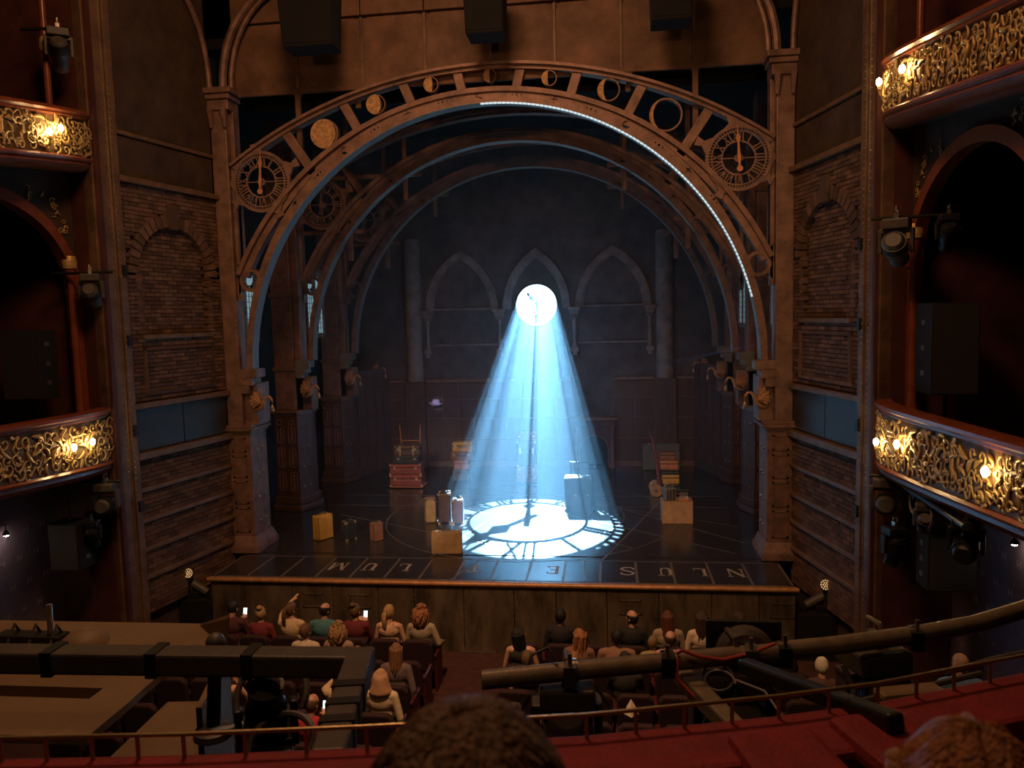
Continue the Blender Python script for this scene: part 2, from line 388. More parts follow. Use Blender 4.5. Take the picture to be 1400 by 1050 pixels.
# ---- side walls, splayed
PHI = 0.2068; CS, SN = math.cos(PHI), math.sin(PHI)
def wallT(side):   # local (s along the wall towards the seats, n out of the wall, z)
    sx = side
    return Matrix(((sx*SN, -sx*CS, 0, sx*5.6), (-CS, -SN, 0, 0), (0, 0, 1, 0), (0, 0, 0, 1)))
def brick_wall(side, nm, label):
    T = wallT(side)
    w = MB(); w.box(-0.05, 2.95, -0.35, -0.1, -1.45, 12.5, T)
    w = S(w.build(nm, MORTAR), label, 'wall')
    def part(mb, name, mat, bevel=0.0, **k): return mb.build(name, mat, w, bevel=bevel, **k)
    cells = []
    BL, BH = 0.222, 0.0745
    ac, ar = 1.22, 0.88; zs = 6.54-ar      # alcove arch: centre, radius, spring height
    def alc(s, z): return (abs(s-ac) < ar and 4.6 < z <= zs) or ((s-ac)**2 + (z-zs)**2 < ar*ar and z > zs)
    def ringz(s, z): return z > zs and ar*ar <= (s-ac)**2 + (z-zs)**2 < (ar+0.24)**2
    bands = [(-0.42, 0.21), (0.29, 0.72), (0.80, 1.24), (1.32, 1.79), (1.87, 2.36), (3.40, 7.20)]
    for z0, z1 in bands:
        n = int((z1-z0)/BH); h = (z1-z0)/n
        for r in range(n):
            zc = z0 + h*(r+0.5); off = (r % 2)*BL/2
            s = -off
            while s < 2.42:
                a, c = max(s, 0.02)+0.005, min(s+BL, 2.42)-0.005; s += BL
                if c-a < 0.04: continue
                m = (a+c)/2
                if ringz(m, zc): continue
                d = 0.0 if not alc(m, zc) else -0.085
                cells.append((m, zc, c-a, h-0.011, d + random.uniform(-0.008, 0.008)))
    # the bricks nearest the seats show largest: each its own object; the rest one part
    cells.sort(key=lambda q: -(q[0] - abs(q[1]-1.6)*0.55))
    bm1 = MB().box(-0.5, 0.5, -0.13, 0.0, -0.5, 0.5).mesh('brick')
    rot = T.to_euler()
    for m, zc, L, h, d in cells[:300]:
        o = link('brick', bm1, BRICK, w)
        o.location = T @ Vector((m, 0.03+d, zc)); o.rotation_euler = (0, 0, 0); 
        o.matrix_local = T @ Matrix.Translation((m, 0.03+d, zc)) @ Matrix.Diagonal((L, 1, h, 1))
    rest = MB()
    for m, zc, L, h, d in cells[300:]: rest.box(m-L/2, m+L/2, d-0.1, d+0.03, zc-h/2, zc+h/2, T)
    part(rest, 'brickwork', BRICK, kind='stuff')
    # voussoirs of the alcove and keystone
    for k in range(22):
        a0, a1 = PI*k/22+0.012, PI*(k+1)/22-0.012
        part(MB().band([(ac+(ar+0.005)*math.cos(t), zs+(ar+0.005)*math.sin(t)) for t in (a0, a1)], [(ac+(ar+0.23)*math.cos(t), zs+(ar+0.23)*math.sin(t)) for t in (a0, a1)], -0.1, 0.045, T), 'voussoir', BRICK)
    part(MB().prism([(ac-0.10, 6.50), (ac+0.10, 6.50), (ac+0.15, 6.95), (ac-0.15, 6.95)], -0.1, 0.075, 'y', T), 'keystone', BRICK, 0.01)
    for sg in (-1, 1):
        e = ac+sg*(ar+0.0)
        for j in range(15): part(MB().box(e-0.06, e+0.06, -0.1, 0.032, 4.6+j*0.0715, 4.6+j*0.0715+0.063, T), 'jamb_brick', BRICK)
    # ledges and wooden strips
    for z, t, p in ((7.26, 0.05, 0.12), (8.05, 0.035, 0.05), (3.33, 0.05, 0.11), (2.44, 0.06, 0.12), (1.83, 0.04, 0.07), (1.28, 0.04, 0.07), (0.76, 0.04, 0.07), (0.25, 0.04, 0.07)):
        part(MB().box(-0.02, 2.45, -0.1, p, z-t, z+t, T), 'ledge', WOODTRIM, 0.012)
    part(MB().box(0.35, 2.1, -0.1, 0.08, 4.5, 4.58, T), 'alcove_sill', WOODTRIM, 0.01)
    fr = MB()
    for q in ((0.33, 2.12, 3.50, 3.56), (0.33, 0.40, 3.56, 4.36), (2.05, 2.12, 3.56, 4.36), (0.33, 2.12, 4.30, 4.36)): fr.box(q[0], q[1], -0.1, 0.06, q[2], q[3], T)
    part(fr, 'frame_moulding', BRICK)
    # slate plates
    for a, c in ((0.02, 1.22), (1.235, 2.43)):
        p = part(MB().box(a, c, -0.1, 0.01, 2.51, 3.27, T), 'metal_plate', PANEL_G, 0.01)
        rv = MB()
        for i in range(12): rv.ball((a+0.05+i*(c-a-0.1)/11, 0.012, 2.56), 0.009, 6, 4, T)
        rv.build('rivet_row', STEEL, p, kind='stuff')
    part(MB().box(0.02, 2.43, -0.1, 0.0, 7.33, 8.0, T), 'upper_plate', DARKWALL, 0.01)
    part(MB().box(0.02, 2.43, -0.1, 0.0, 8.1, 12.4, T), 'upper_wall', DARKWALL)
    # curved rib rising from the pilaster
    P = [T @ Vector((0.02+0.9*(1-math.cos(t)), 0.06, 9.35+1.7*math.sin(t))) for t in [PI/2*i/10 for i in range(11)]]
    part(MB().tube(P, 0.055, 8), 'vault_rib', IRON, smooth=True)
    return w
wall_left = brick_wall(-1, 'wall_left', 'splayed brick wall with arched alcove beside the proscenium, wall boxes with paired bulbs beyond')
wall_right = brick_wall(1, 'wall_right', 'splayed brick wall with arched alcove beside the proscenium, three bulbs on the box front beyond')
wall_left['label'] = 'splayed brick wall with arched alcove, on the side of the yellow suitcase'
wall_right['label'] = 'splayed brick wall with arched alcove, on the side of the sack truck'

def tower(side, label):
    T = wallT(side); b = MB()
    b.box(2.46, 2.60, -0.3, 0.13, -1.45, 12.5, T)
    b.box(2.66, 3.0, -0.3, 0.10, -1.45, 12.5, T)
    b.box(2.58, 2.70, -0.3, 0.04, -1.45, 12.5, T)
    o = S(b.build('tower_' + ('left' if side < 0 else 'right'), IRON_D, bevel=0.012), label, 'column')
    rv = MB()
    for i in range(110):
        z = -0.6+i*0.1
        rv.ball((2.57, 0.132, z), 0.011, 6, 4, T); rv.ball((2.69, 0.102, z+0.04), 0.011, 6, 4, T)
    rv.build('rivet_row', STEEL, o, kind='stuff')
    b = MB(); b.tube([T @ Vector((2.63, 0.08, z)) for z in (-1.4, 3, 7, 12.4)], 0.03, 8)
    b.build('conduit', IRON_D, o, smooth=True)
    for z in (1.5, 2.85, 4.4, 5.6):
        MB().box(2.48, 2.56, 0.12, 0.17, z, z+0.18, T).build('bracket', BLACKM, o)
    return o
tower(-1, 'tall riveted iron tower between brick wall and the box with two lit bulb pairs')
tower(1, 'tall riveted iron tower between brick wall and the box with moving lights hung below')

# ---- proscenium pilasters
def pilaster(side, label):
    s = side
    def X(a, c): return (min(s*a, s*c), max(s*a, s*c))
    x0, x1 = X(5.27, 5.60)
    root = MB().box(x0, x1, 0.0, 0.34, 2.64, 9.2).build('pilaster_' + ('left' if s < 0 else 'right'), IRON, bevel=0.02)
    S(root, label, 'column')
    b = MB(); a, c = X(5.19, 5.29); b.box(a, c, 0.16, 0.42, 5.75, 9.0); a, c = X(5.0, 5.28); b.box(a, c, 0.14, 0.72, 2.64, 3.5); b.build('inner_post', IRON, root, bevel=0.015)
    cp = MB()
    for k, (e, z0, z1) in enumerate(((0.02, 8.95, 9.15), (0.07, 9.15, 9.25), (0.12, 9.25, 9.36))):
        a, c = X(5.20-e, 5.62+e*.5); cp.box(a, c, -0.03-e, 0.4, z0, z1)
    cp.build('capital', IRON, root, bevel=0.012)
    for a, c in ((5.22, 5.32), (5.50, 5.60)):
        a, c = X(a, c); MB().frustum(a+.02, c-.02, -0.06, 0.0, 8.6, a, c, -0.12, 0.0, 8.97).build('console', IRON, root, bevel=0.01)
    # vault ribs over the capital and across the header
    P = [(s*(5.27-1.45*(1-math.cos(t))), -0.02, 9.36+1.9*math.sin(t)) for t in [PI/2*i/12 for i in range(13)]]
    MB().tube(P, 0.08, 8).build('vault_rib', IRON, root, smooth=True)
    P = [(p[0]-s*0.13, 0.06, p[2]) for p in P]
    MB().tube(P, 0.055, 8).build('vault_rib', IRON, root, smooth=True)
    # pedestal
    a, c = X(5.12, 5.62); b = MB(); b.box(a, c, -0.02, 0.72, 0.30, 2.5); b.build('pedestal', IRON, root, bevel=0.015)
    b = MB()
    for e, z0, z1 in ((0.03, 2.48, 2.54), (0.09, 2.54, 2.60), (0.05, 2.60, 2.66)):
        a, c = X(5.12-e, 5.62+e); b.box(a, c, -0.02-e, 0.74+e*0.5, z0, z1)
    b.build('cornice', IRON, root, bevel=0.01)
    a, c = X(5.12, 5.62); b = MB()
    b.frustum(a-0.10, c+0.10, -0.14, 0.86, 0.0, a-0.10, c+0.10, -0.14, 0.86, 0.14); b.frustum(a-0.08, c+0.08, -0.12, 0.84, 0.14, a-0.02, c+0.02, -0.04, 0.75, 0.33)
    b.build('plinth', IRON, root, bevel=0.012)
    for z0, z1 in ((0.42, 0.95), (1.02, 1.50), (1.57, 2.03), (2.10, 2.40)):
        a, c = X(5.22, 5.52); fr = MB()
        fr.box(a, c, -0.035, -0.01, z0, z0+.035); fr.box(a, c, -0.035, -0.01, z1-.035, z1); fr.box(a, a+.035, -0.035, -0.01, z0, z1); fr.box(c-.035, c, -0.035, -0.01, z0, z1)
        fr.build('panel_moulding', IRON, root)
    # knobs on the face turned to the stage
    for z in (0.62, 1.12, 1.62, 2.12):
        for y in (0.22, 0.48):
            MB().ball((s*5.11, y, z), (0.035, 0.04, 0.035), 10, 6).build('stud', STEEL, root, smooth=True)
    # bracket the arch springs from
    b = MB()
    for e, z0, z1 in ((0.06, 3.30, 3.46), (0.14, 3.46, 3.62), (0.24, 3.62, 3.80)):
        a, c = X(5.16-e, 5.28); b.box(a, c, 0.0, 0.42, z0, z1)
    b.build('arch_bracket', IRON, root, bevel=0.012)
    rv = MB()
    for i in range(62): rv.ball((s*5.30, -0.002, 2.8+i*0.1), 0.01, 6, 4)
    rv.build('rivet_row', STEEL, root, kind='stuff')
    return root
pilaster(-1, 'bronze pilaster carrying the front clock arch, beside the yellow suitcase')
pilaster(1, 'bronze pilaster carrying the front clock arch, beside the sack truck')

# ---- header over the arch, riveted sheets with a frame of round-cornered openings
header = S(MB().box(-5.2, 5.2, 0.30, 0.36, 9.40, 12.5).build('proscenium_header', SHEET), 'rust brown sheet metal header above the front clock arch', 'wall')
hx = [-5.15, -3.83, -2.50, -1.24, 0.03, 1.26, 2.50, 3.83, 5.15]
for a, c in zip(hx, hx[1:]):
    pt = [(a+.01, 9.33), (c-.01, 9.33), (c-.01, 10.45), (c-.12, 10.6), (a+.12, 10.6), (a+.01, 10.45)]
    MB().prism(pt, 0.24, 0.30, 'y').build('sheet_panel', SHEET, header, bevel=0.012)
    MB().box(a+.01, c-.01, 0.2, 0.32, 10.63, 12.4).build('upper_sheet', SHEET, header, bevel=0.01)
for x in hx[1:-1]:
    MB().box(x-0.03, x+0.03, 0.215, 0.25, 9.33, 10.6).build('seam_strip', IRON_D, header, bevel=0.008)
MB().box(-5.2, 5.2, 0.225, 0.30, 9.24, 9.34).build('lower_rail', SHEET, header, bevel=0.01)
for s in (-1, 1):
    for xc in (3.86, 2.62):
        b = MB(); zb = 8.2 if xc > 3 else 8.9
        b.box(s*xc-0.05, s*xc+0.05, 0.24, 0.32, zb, 9.3)
        for q in (-1, 1):   # rounded corners
            A = [(s*xc+q*(0.05+0.16*(1-math.sin(t))), 9.3-0.16*(1-math.cos(t))) for t in [PI/2*i/6 for i in range(7)]]
            b.prism([(s*xc+q*0.04, 9.3)] + A, 0.245, 0.315, 'y')
        b.build('header_rib', SHEET, header)
# black masking round the stage
S(MB().box(-6.75, -6.65, 0.3, 13.5, 0, 11).build('wall_stage_left', BLACK), 'black masking wall behind the wooden columns on the yellow suitcase side', 'wall')
S(MB().box(6.65, 6.75, 0.3, 13.5, 0, 11).build('wall_stage_right', BLACK), 'black masking wall behind the wooden columns on the sack truck side', 'wall')
S(MB().box(-6.75, 6.75, 0.5, 13.5, 10.3, 10.5).build('ceiling', BLACK), 'black void above the stage arches', 'ceiling')
S(MB().box(-6.75, 6.75, 13.3, 13.5, 0, 11).build('wall_backstage', BLACK), 'black wall behind the clock wall', 'wall')
for s in (-1, 1):
    S(MB().box(min(s*5.85, s*6.75), max(s*5.85, s*6.75), 0.75, 0.85, 0, 10.4).build('trim_1', BLACK), 'black masking cloth beside the front pilaster', 'cloth')
S(MB().box(-5.3, 5.3, 1.0, 1.08, 9.15, 10.4).build('trim_2', BLACK), 'black border cloth above the front clock arch', 'cloth')
# ================================================================== clock arches and stage portals
ROMAN = ['XII', 'I', 'II', 'III', 'IIII', 'V', 'VI', 'VII', 'VIII', 'IX', 'X', 'XI']
def numeral(text, h, w):
    """strokes of one numeral, centred, as quads in (x, z)"""
    mb = MB(); adv = {'I': 0.30*h, 'V': 0.56*h, 'X': 0.58*h}
    tot = sum(adv[c] for c in text); x = -tot/2
    def st(x0, z0, x1, z1, t):
        d = Vector((x1-x0, z1-z0)); n = Vector((-d.y, d.x)).normalized()*t
        mb.prism([(x0-n.x, z0-n.y), (x0+n.x, z0+n.y), (x1+n.x, z1+n.y), (x1-n.x, z1-n.y)], 0, 0.03, 'y')
    for c in text:
        a = adv[c]
        if c == 'I': st(x+a/2, -h/2, x+a/2, h/2, w)
        if c == 'V': st(x+0.1*a, h/2, x+a/2, -h/2, w); st(x+0.9*a, h/2, x+a/2, -h/2, w*0.6)
        if c == 'X': st(x+0.1*a, h/2, x+0.9*a, -h/2, w); st(x+0.9*a, h/2, x+0.1*a, -h/2, w*0.6)
        x += a
    return mb
def clock_dial(parent, cx, cz, y, R, mat, handmat, flip=1):
    d = MB()
    d.ring(0, 0, R*0.90, R*1.0, 0, 0.07, 60); d.ring(0, 0, R*0.79, R*0.83, 0, 0.05, 60); d.ring(0, 0, R*0.48, R*0.53, 0, 0.05, 48)
    for k in range(60):
        a = 2*PI*k/60; t = 0.010*R/0.6
        c, s_ = math.cos(a), math.sin(a)
        d.prism([(R*0.82*c-t*s_, R*0.82*s_+t*c), (R*0.82*c+t*s_, R*0.82*s_-t*c), (R*0.91*c+t*s_, R*0.91*s_-t*c), (R*0.91*c-t*s_, R*0.91*s_+t*c)], 0.01, 0.05, 'y')
    for a in (0, PI, 1.5*PI):   # spokes to the hub
        c, s_ = math.cos(a), math.sin(a); t = 0.009
        d.prism([(0.1*R*c-t*s_, 0.1*R*s_+t*c), (0.1*R*c+t*s_, 0.1*R*s_-t*c), (R*0.49*c+t*s_, R*0.49*s_-t*c), (R*0.49*c-t*s_, R*0.49*s_+t*c)], 0.01, 0.04, 'y')
    d.ring(0, 0, 0.05*R, 0.13*R, 0, 0.05, 20)
    o = d.build('clock_dial', mat, parent, (cx, y, cz))
    for k, tx in enumerate(ROMAN):
        a = PI/2 - 2*PI*k/12
        n = numeral(tx, R*0.30, 0.012*R/0.6)
        n.build('numeral', mat, o, (R*0.66*math.cos(a), 0.005, R*0.66*math.sin(a)), (0, -(a-PI/2), 0))
    # hands at twelve, spade tip and ball weight
    h = MB(); h.prism([(-0.012, -0.3*R), (0.012, -0.3*R), (0.03, 0), (0.016, 0.45*R), (0.045, 0.58*R), (0.012, 0.72*R), (0.004, 0.98*R), (-0.004, 0.98*R), (-0.012, 0.72*R), (-0.045, 0.58*R), (-0.016, 0.45*R), (-0.03, 0)], -0.06, -0.035, 'y')
    h.disc(0, -0.33*R, 0.055, -0.062, -0.033, 16)
    h.build('minute_hand', handmat, o, rot=(0, -0.06*flip, 0))
    h = MB(); h.prism([(-0.01, -0.1*R), (0.01, -0.1*R), (0.022, 0.3*R), (0.0, 0.52*R), (-0.022, 0.3*R)], -0.03, -0.012, 'y')
    h.build('hour_hand', handmat, o, rot=(0, -0.03*flip, 0))
    return o
MOON = M('moon_cork', (0.52, 0.30, 0.13), 0.6, 0, 0.55, 14, 0.3)
HAND = M('copper_hand', (0.62, 0.27, 0.14), 0.4, 0.3, 0.15, 8, 0.05)
CI, RI = 3.78, 5.03
CM, RM = 3.30, 5.78
CO, RO = 0.28, 9.23
def cut(body, cutter):
    """mesh of body with cutter taken out of it"""
    sc = bpy.data.scenes.new('cut'); ob = []
    for mb in (body, cutter):
        o = bpy.data.objects.new('tmp', mb.mesh('tmp')); sc.collection.objects.link(o); ob.append(o)
    m = ob[0].modifiers.new('c', 'BOOLEAN'); m.operation = 'DIFFERENCE'; m.solver = 'EXACT'; m.use_self = True; m.object = ob[1]
    vl = sc.view_layers[0]; vl.update()
    me = bpy.data.meshes.new_from_object(ob[0].evaluated_get(vl.depsgraph)); me.name = 'inner_ring'; me.materials.clear()
    for o in ob:
        d = o.data; bpy.data.objects.remove(o); bpy.data.meshes.remove(d)
    bpy.data.scenes.remove(sc)
    return me
def ring_mesh():
    n = 72
    ring = MB().band(arc(0, CI, RI, 0, PI, n), [((RI+0.12+0.12*math.sin(t)**2)*math.cos(t), CI+(RI+0.12+0.12*math.sin(t)**2)*math.sin(t)) for t in [PI*i/n for i in range(n+1)]], 0.06, 0.30)
    b = MB(); rr = RI+0.125; k = 0
    for deg in range(36, 148, 8):   # dots, stars and crescents cut through the face
        t = math.radians(deg); cx, cz = rr*math.cos(t), CI+rr*math.sin(t)
        if k % 2 == 0:
            for e, sz in ((-0.016, 0.016), (0, 0.024), (0.016, 0.016)): b.disc(rr*math.cos(t+e), CI+rr*math.sin(t+e), sz, 0.0, 0.4, 10)
        elif k % 4 == 1:
            b.prism([(cx+(0.085 if i % 2 == 0 else 0.022)*math.cos(t+i*PI/4), cz+(0.085 if i % 2 == 0 else 0.022)*math.sin(t+i*PI/4)) for i in range(8)], 0.0, 0.4, 'y')
        else:
            A0 = [(cx+0.075*math.cos(u), cz+0.075*math.sin(u)) for u in [0.9+4.8*i/16 for i in range(17)]]
            q0, q1 = Vector(A0[-1]), Vector(A0[0]); m_ = (q0+q1)/2; inw = (Vector((cx, cz))-m_).normalized()
            B0 = [tuple(q0.lerp(q1, i/10)+inw*0.075*math.sin(PI*i/10)) for i in range(1, 10)]
            b.prism(A0+B0, 0.0, 0.4, 'y')
        k += 1
    return cut(ring, b)
RINGM = ring_mesh()
def ang_at_x(c, r, x): return math.acos(x/r)
def clock_arch(Y, label, mat, matd, full=True):
    a = thing('clock_arch', label, 'arch', (0, Y, 0))
    n = 72
    t0 = 0.0
    link('inner_ring', RINGM, mat, a, smooth=True)
    MB().band(arc(0, CI, RI-0.012, t0, PI-t0, n), arc(0, CI, RI, t0, PI-t0, n), 0.05, 0.34).build('soffit_strip', EDGE_STEEL, a, smooth=True)
    q = ang_at_x(CM, RM, 5.24)
    A = arc(0, CM, RM-0.09, q, PI-q, n); B = arc(0, CM, RM+0.0, q, PI-q, n)
    MB().band(A, B, 0.0, 0.34).build('middle_flange', mat, a, smooth=True)
    MB().band(arc(0, CM, RM-0.22, q, PI-q, n), arc(0, CM, RM-0.085, q, PI-q, n), 0.10, 0.26).build('flange_web', matd, a, smooth=True)
    w0 = math.radians(42)
    MB().band(arc(0, CI, RI+0.2, w0, PI-w0, n), [(RM-0.1 and (RM-0.15)*math.cos(t) * 1.0, CM+(RM-0.15)*math.sin(t)) for t in [math.radians(45.5) + (PI-2*math.radians(45.5))*i/n for i in range(n+1)]], 0.08, 0.28).build('web_plate', mat, a, smooth=True)
    q = ang_at_x(CO, RO, 5.24)
    MB().band(arc(0, CO, RO-0.10, q, PI-q, n), arc(0, CO, RO-0.02, q, PI-q, n), 0.06, 0.30).build('outer_ring', mat, a, smooth=True)
    MB().band(arc(0, CO, RO-0.035, q, PI-q, n), arc(0, CO, RO+0.02, q, PI-q, n), -0.02, 0.36).build('outer_flange', mat, a, smooth=True)
    for (x0, z0), (x1, z1) in (((-4.08, 8.457), (-3.575, 7.693)), ((-2.883, 8.951), (-2.61, 8.447)), ((-1.693, 9.294), (-1.534, 8.913)), ((-0.62, 9.471), (-0.54, 9.127)),
                               ((0.62, 9.471), (0.54, 9.127)), ((1.693, 9.294), (1.57, 8.93)), ((2.883, 8.95), (2.61, 8.447)), ((4.1, 8.45), (3.59, 7.7))):
        if not full and abs(x0) < 3.5: continue
        d = Vector((x1-x0, z1-z0)).normalized(); nn = Vector((-d.y, d.x))*(0.09); e = d*0.06
        MB().prism([(x0-nn.x-e.x, z0-nn.y-e.y), (x0+nn.x-e.x, z0+nn.y-e.y), (x1+nn.x+e.x, z1+nn.y+e.y), (x1-nn.x+e.x, z1-nn.y+e.y)], 0.10, 0.22, 'y').build('strut', mat, a, bevel=0.01)
    # ends: round eyes against the pilasters and the raised brackets
    for s in (-1, 1):
        MB().ring(s*4.98, 5.60, 0.17, 0.235, 0.09, 0.25, 28).build('round_eye', mat, a, smooth=True)
        b = MB()
        b.prism([(s*4.72, 5.52), (s*4.80, 5.40), (s*4.84, 5.66), (s*4.79, 5.78)], 0.1, 0.24, 'y'); b.prism([(s*5.12, 5.80), (s*5.24, 5.95), (s*5.24, 5.3), (s*5.16, 5.42)], 0.1, 0.24, 'y')
        b.build('eye_bracket', mat, a)
        c = clock_dial(a, s*4.61, 7.53, 0.03, 0.60, mat, HAND if full else mat, s)
        b = MB()
        for ang, ln in ((100, 0.17), (25 if s < 0 else 155, 0.26), (-62 if s < 0 else 242, 0.20), (180 if s < 0 else 0, 0.14), (215 if s < 0 else -35, 0.16)):
            t = math.radians(ang); c_, s_ = math.cos(t), math.sin(t); p = Vector((s*4.61+0.585*c_, 7.53+0.585*s_)); u = Vector((c_, s_)); v = Vector((-s_, c_))
            P = [p+v*0.16, p+v*0.05+u*ln*0.45, p+v*0.09+u*ln, p-v*0.09+u*ln, p-v*0.05+u*ln*0.45, p-v*0.16]
            MB().prism([(k.x, k.y) for k in P], 0.05, 0.12, 'y').build('dial_bracket', mat, a)
        MB().band([(s*5.26, 7.85), (s*5.26, 5.2)], [(s*5.19, 7.9), (s*5.19, 5.2)], 0.10, 0.28).build('end_stile', matd, a)
    # moon phases, full to new
    for x, z, r, ph in () if not full else ((-3.283, 8.40, 0.285, 0.92), (-2.221, 8.898, 0.192, 0.78), (-1.119, 9.203, 0.145, 0.62), (0.024, 9.295, 0.128, 0.5), (1.153, 9.184, 0.145, 0.4), (2.259, 8.903, 0.21, 0.26), (3.306, 8.389, 0.305, 0.10)):
        m = MB().ring(x, z, r*0.90, r*1.0, 0.08, 0.20, 36).build('moon_ring', mat, a, smooth=True)
        kx = 1-2*ph
        L = [(x-r*0.97*math.cos(t), z+r*0.97*math.sin(t)) for t in [-PI/2+PI*i/24 for i in range(25)]]
        Rr = [(x-r*0.95*kx*math.cos(t), z+r*0.97*math.sin(t)) for t in [PI/2-PI*i/24 for i in range(25)]]
        MB().prism(L + Rr[1:-1], 0.07, 0.17, 'y').build('moon_face', MOON if full else mat, m)
    if full:   # row of lamps under the arch, alight on the sack truck side
        b = MB(); nseg = 84
        for i in range(nseg):
            t = math.radians(14 + (92-14)*i/nseg); t2 = math.radians(14 + (92-14)*(i+0.82)/nseg)
            b.band([((RI-0.035)*math.cos(u), CI+(RI-0.035)*math.sin(u)) for u in (t, t2)], [((RI-0.008)*math.cos(u), CI+(RI-0.008)*math.sin(u)) for u in (t, t2)], 0.05, 0.10)
        o = b.build('led_row', LED, a, kind='stuff'); o['label'] = 'pale blue row of small lamps under the arch'
    return a
clock_arch(0.0, 'front bronze clock arch with moon phases and lit lamp row', IRON, IRON)
clock_arch(3.25, 'middle iron arch with two clocks, behind the front clock arch', IRON_S, IRON_S, False)
clock_arch(6.45, 'rear iron arch with two clocks, nearest to the pointed stone arches', IRON_S, IRON_S, False)

# ---- portal columns of the middle and rear arches
def portal_column(Y, s, label):
    a = thing('portal_column', label, 'column', (s*5.62, Y, 0))
    # local: x towards stage centre is -s
    def bx(mb, x0, x1, *r): return mb.box(min(-s*x0, -s*x1), max(-s*x0, -s*x1), *r)
    def poly(e): return [(-s*p[0], p[1]) for p in ((-0.52-e, 0.10-e), (0.12+e*0.4, 0.0-e), (0.30+e, 0.45), (0.30+e, 0.75+e), (-0.52-e, 0.75+e))]
    MB().prism(poly(0), 0.34, 2.46, 'z').build('pedestal', WOODP, a, bevel=0.01)
    b = MB(); b.prism(poly(0.10), 0.0, 0.16, 'z'); b.prism(poly(0.06), 0.16, 0.36, 'z'); b.build('plinth', WOODP, a, bevel=0.03)
    b = MB(); b.prism(poly(0.03), 2.42, 2.48, 'z'); b.prism(poly(0.08), 2.48, 2.54, 'z'); b.build('cornice', WOODP_L, a, bevel=0.012)
    for z0 in (0.50, 1.10, 1.70):
        for x0 in (-0.45, -0.14):
            y = 0.0 + 0.10*(1-(x0+0.52)/0.64)
            f = MB(); X = lambda q: -s*q
            for (p, q, r, t) in ((x0, x0+0.20, z0, z0+0.03), (x0, x0+0.20, z0+0.47, z0+0.50), (x0, x0+0.03, z0, z0+0.5), (x0+0.17, x0+0.2, z0, z0+0.5)):
                bx(f, p, q, y-0.035, y+0.05, r, t)
            pm = f.build('panel_moulding', WOODP_L, a)
            g = MB(); bx(g, x0+0.07, x0+0.13, y-0.028, y+0.05, z0+0.06, z0+0.44); g.build('panel_bead', WOODP_L, pm, bevel=0.01)
    for z0 in (2.18,):
        for x0 in (-0.45, -0.14):
            f = MB()
            f.ring(-s*(x0+0.1), z0+0.06, 0.05, 0.075, -0.01, 0.1, 16); f.build('carved_roundel', WOODP_L, a)
    # studs on the slanted inner face
    for z in (0.62, 1.12, 1.62, 2.12):
        for t in (0.3, 0.7):
            MB().ball((-s*(0.12+0.18*t+0.012), 0.45*t, z), (0.028, 0.028, 0.028), 10, 6).build('stud', STEEL, a, smooth=True)
    b = MB(); bx(b, -0.46, 0.06, 0.12, 0.68, 2.54, 9.6); b.build('shaft', IRON_S, a, bevel=0.02)
    b = MB(); bx(b, 0.06, 0.24, 0.2, 0.6, 2.54, 8.9); b.build('inner_post', IRON_S, a, bevel=0.02)
    b = MB(); bx(b, 0.06, 0.46, 0.2, 0.6, 2.54, 3.36); b.build('lamp_post', IRON_S, a, bevel=0.02)
    for z in (3.52, 5.35, 7.4):
        b = MB(); bx(b, -0.50, 0.10, 0.08, 0.70, z, z+0.10); b.build('band', WOODP_L, a, bevel=0.012)
    b = MB()
    for e, z0, z1 in ((0.30, 3.34, 3.46), (0.38, 3.46, 3.60), (0.48, 3.60, 3.78)): bx(b, 0.1, e, 0.05, 0.42, z0, z1)
    b.build('arch_bracket', EDGE_STEEL, a, bevel=0.012)
    # round-cornered frame bars behind the arch
    b = MB()
    bx(b, 1.50, 1.62, 0.35, 0.43, 6.2, 9.6); bx(b, 2.95, 3.05, 0.35, 0.43, 7.6, 9.6); bx(b, 0.2, 3.4, 0.35, 0.43, 8.15, 8.25); bx(b, 0.2, 1.9, 0.35, 0.43, 6.85, 6.95)
    b.build('frame_bars', IRON_S, a, bevel=0.01)
    return a
for Y, nm in ((3.25, 'middle'), (6.45, 'rear')):
    for s, sd in ((-1, 'stacked red trunks'), (1, 'sack truck')):
        portal_column(Y, s, 'panelled dark wooden column of the %s arch, on the side of the %s' % (nm, sd))

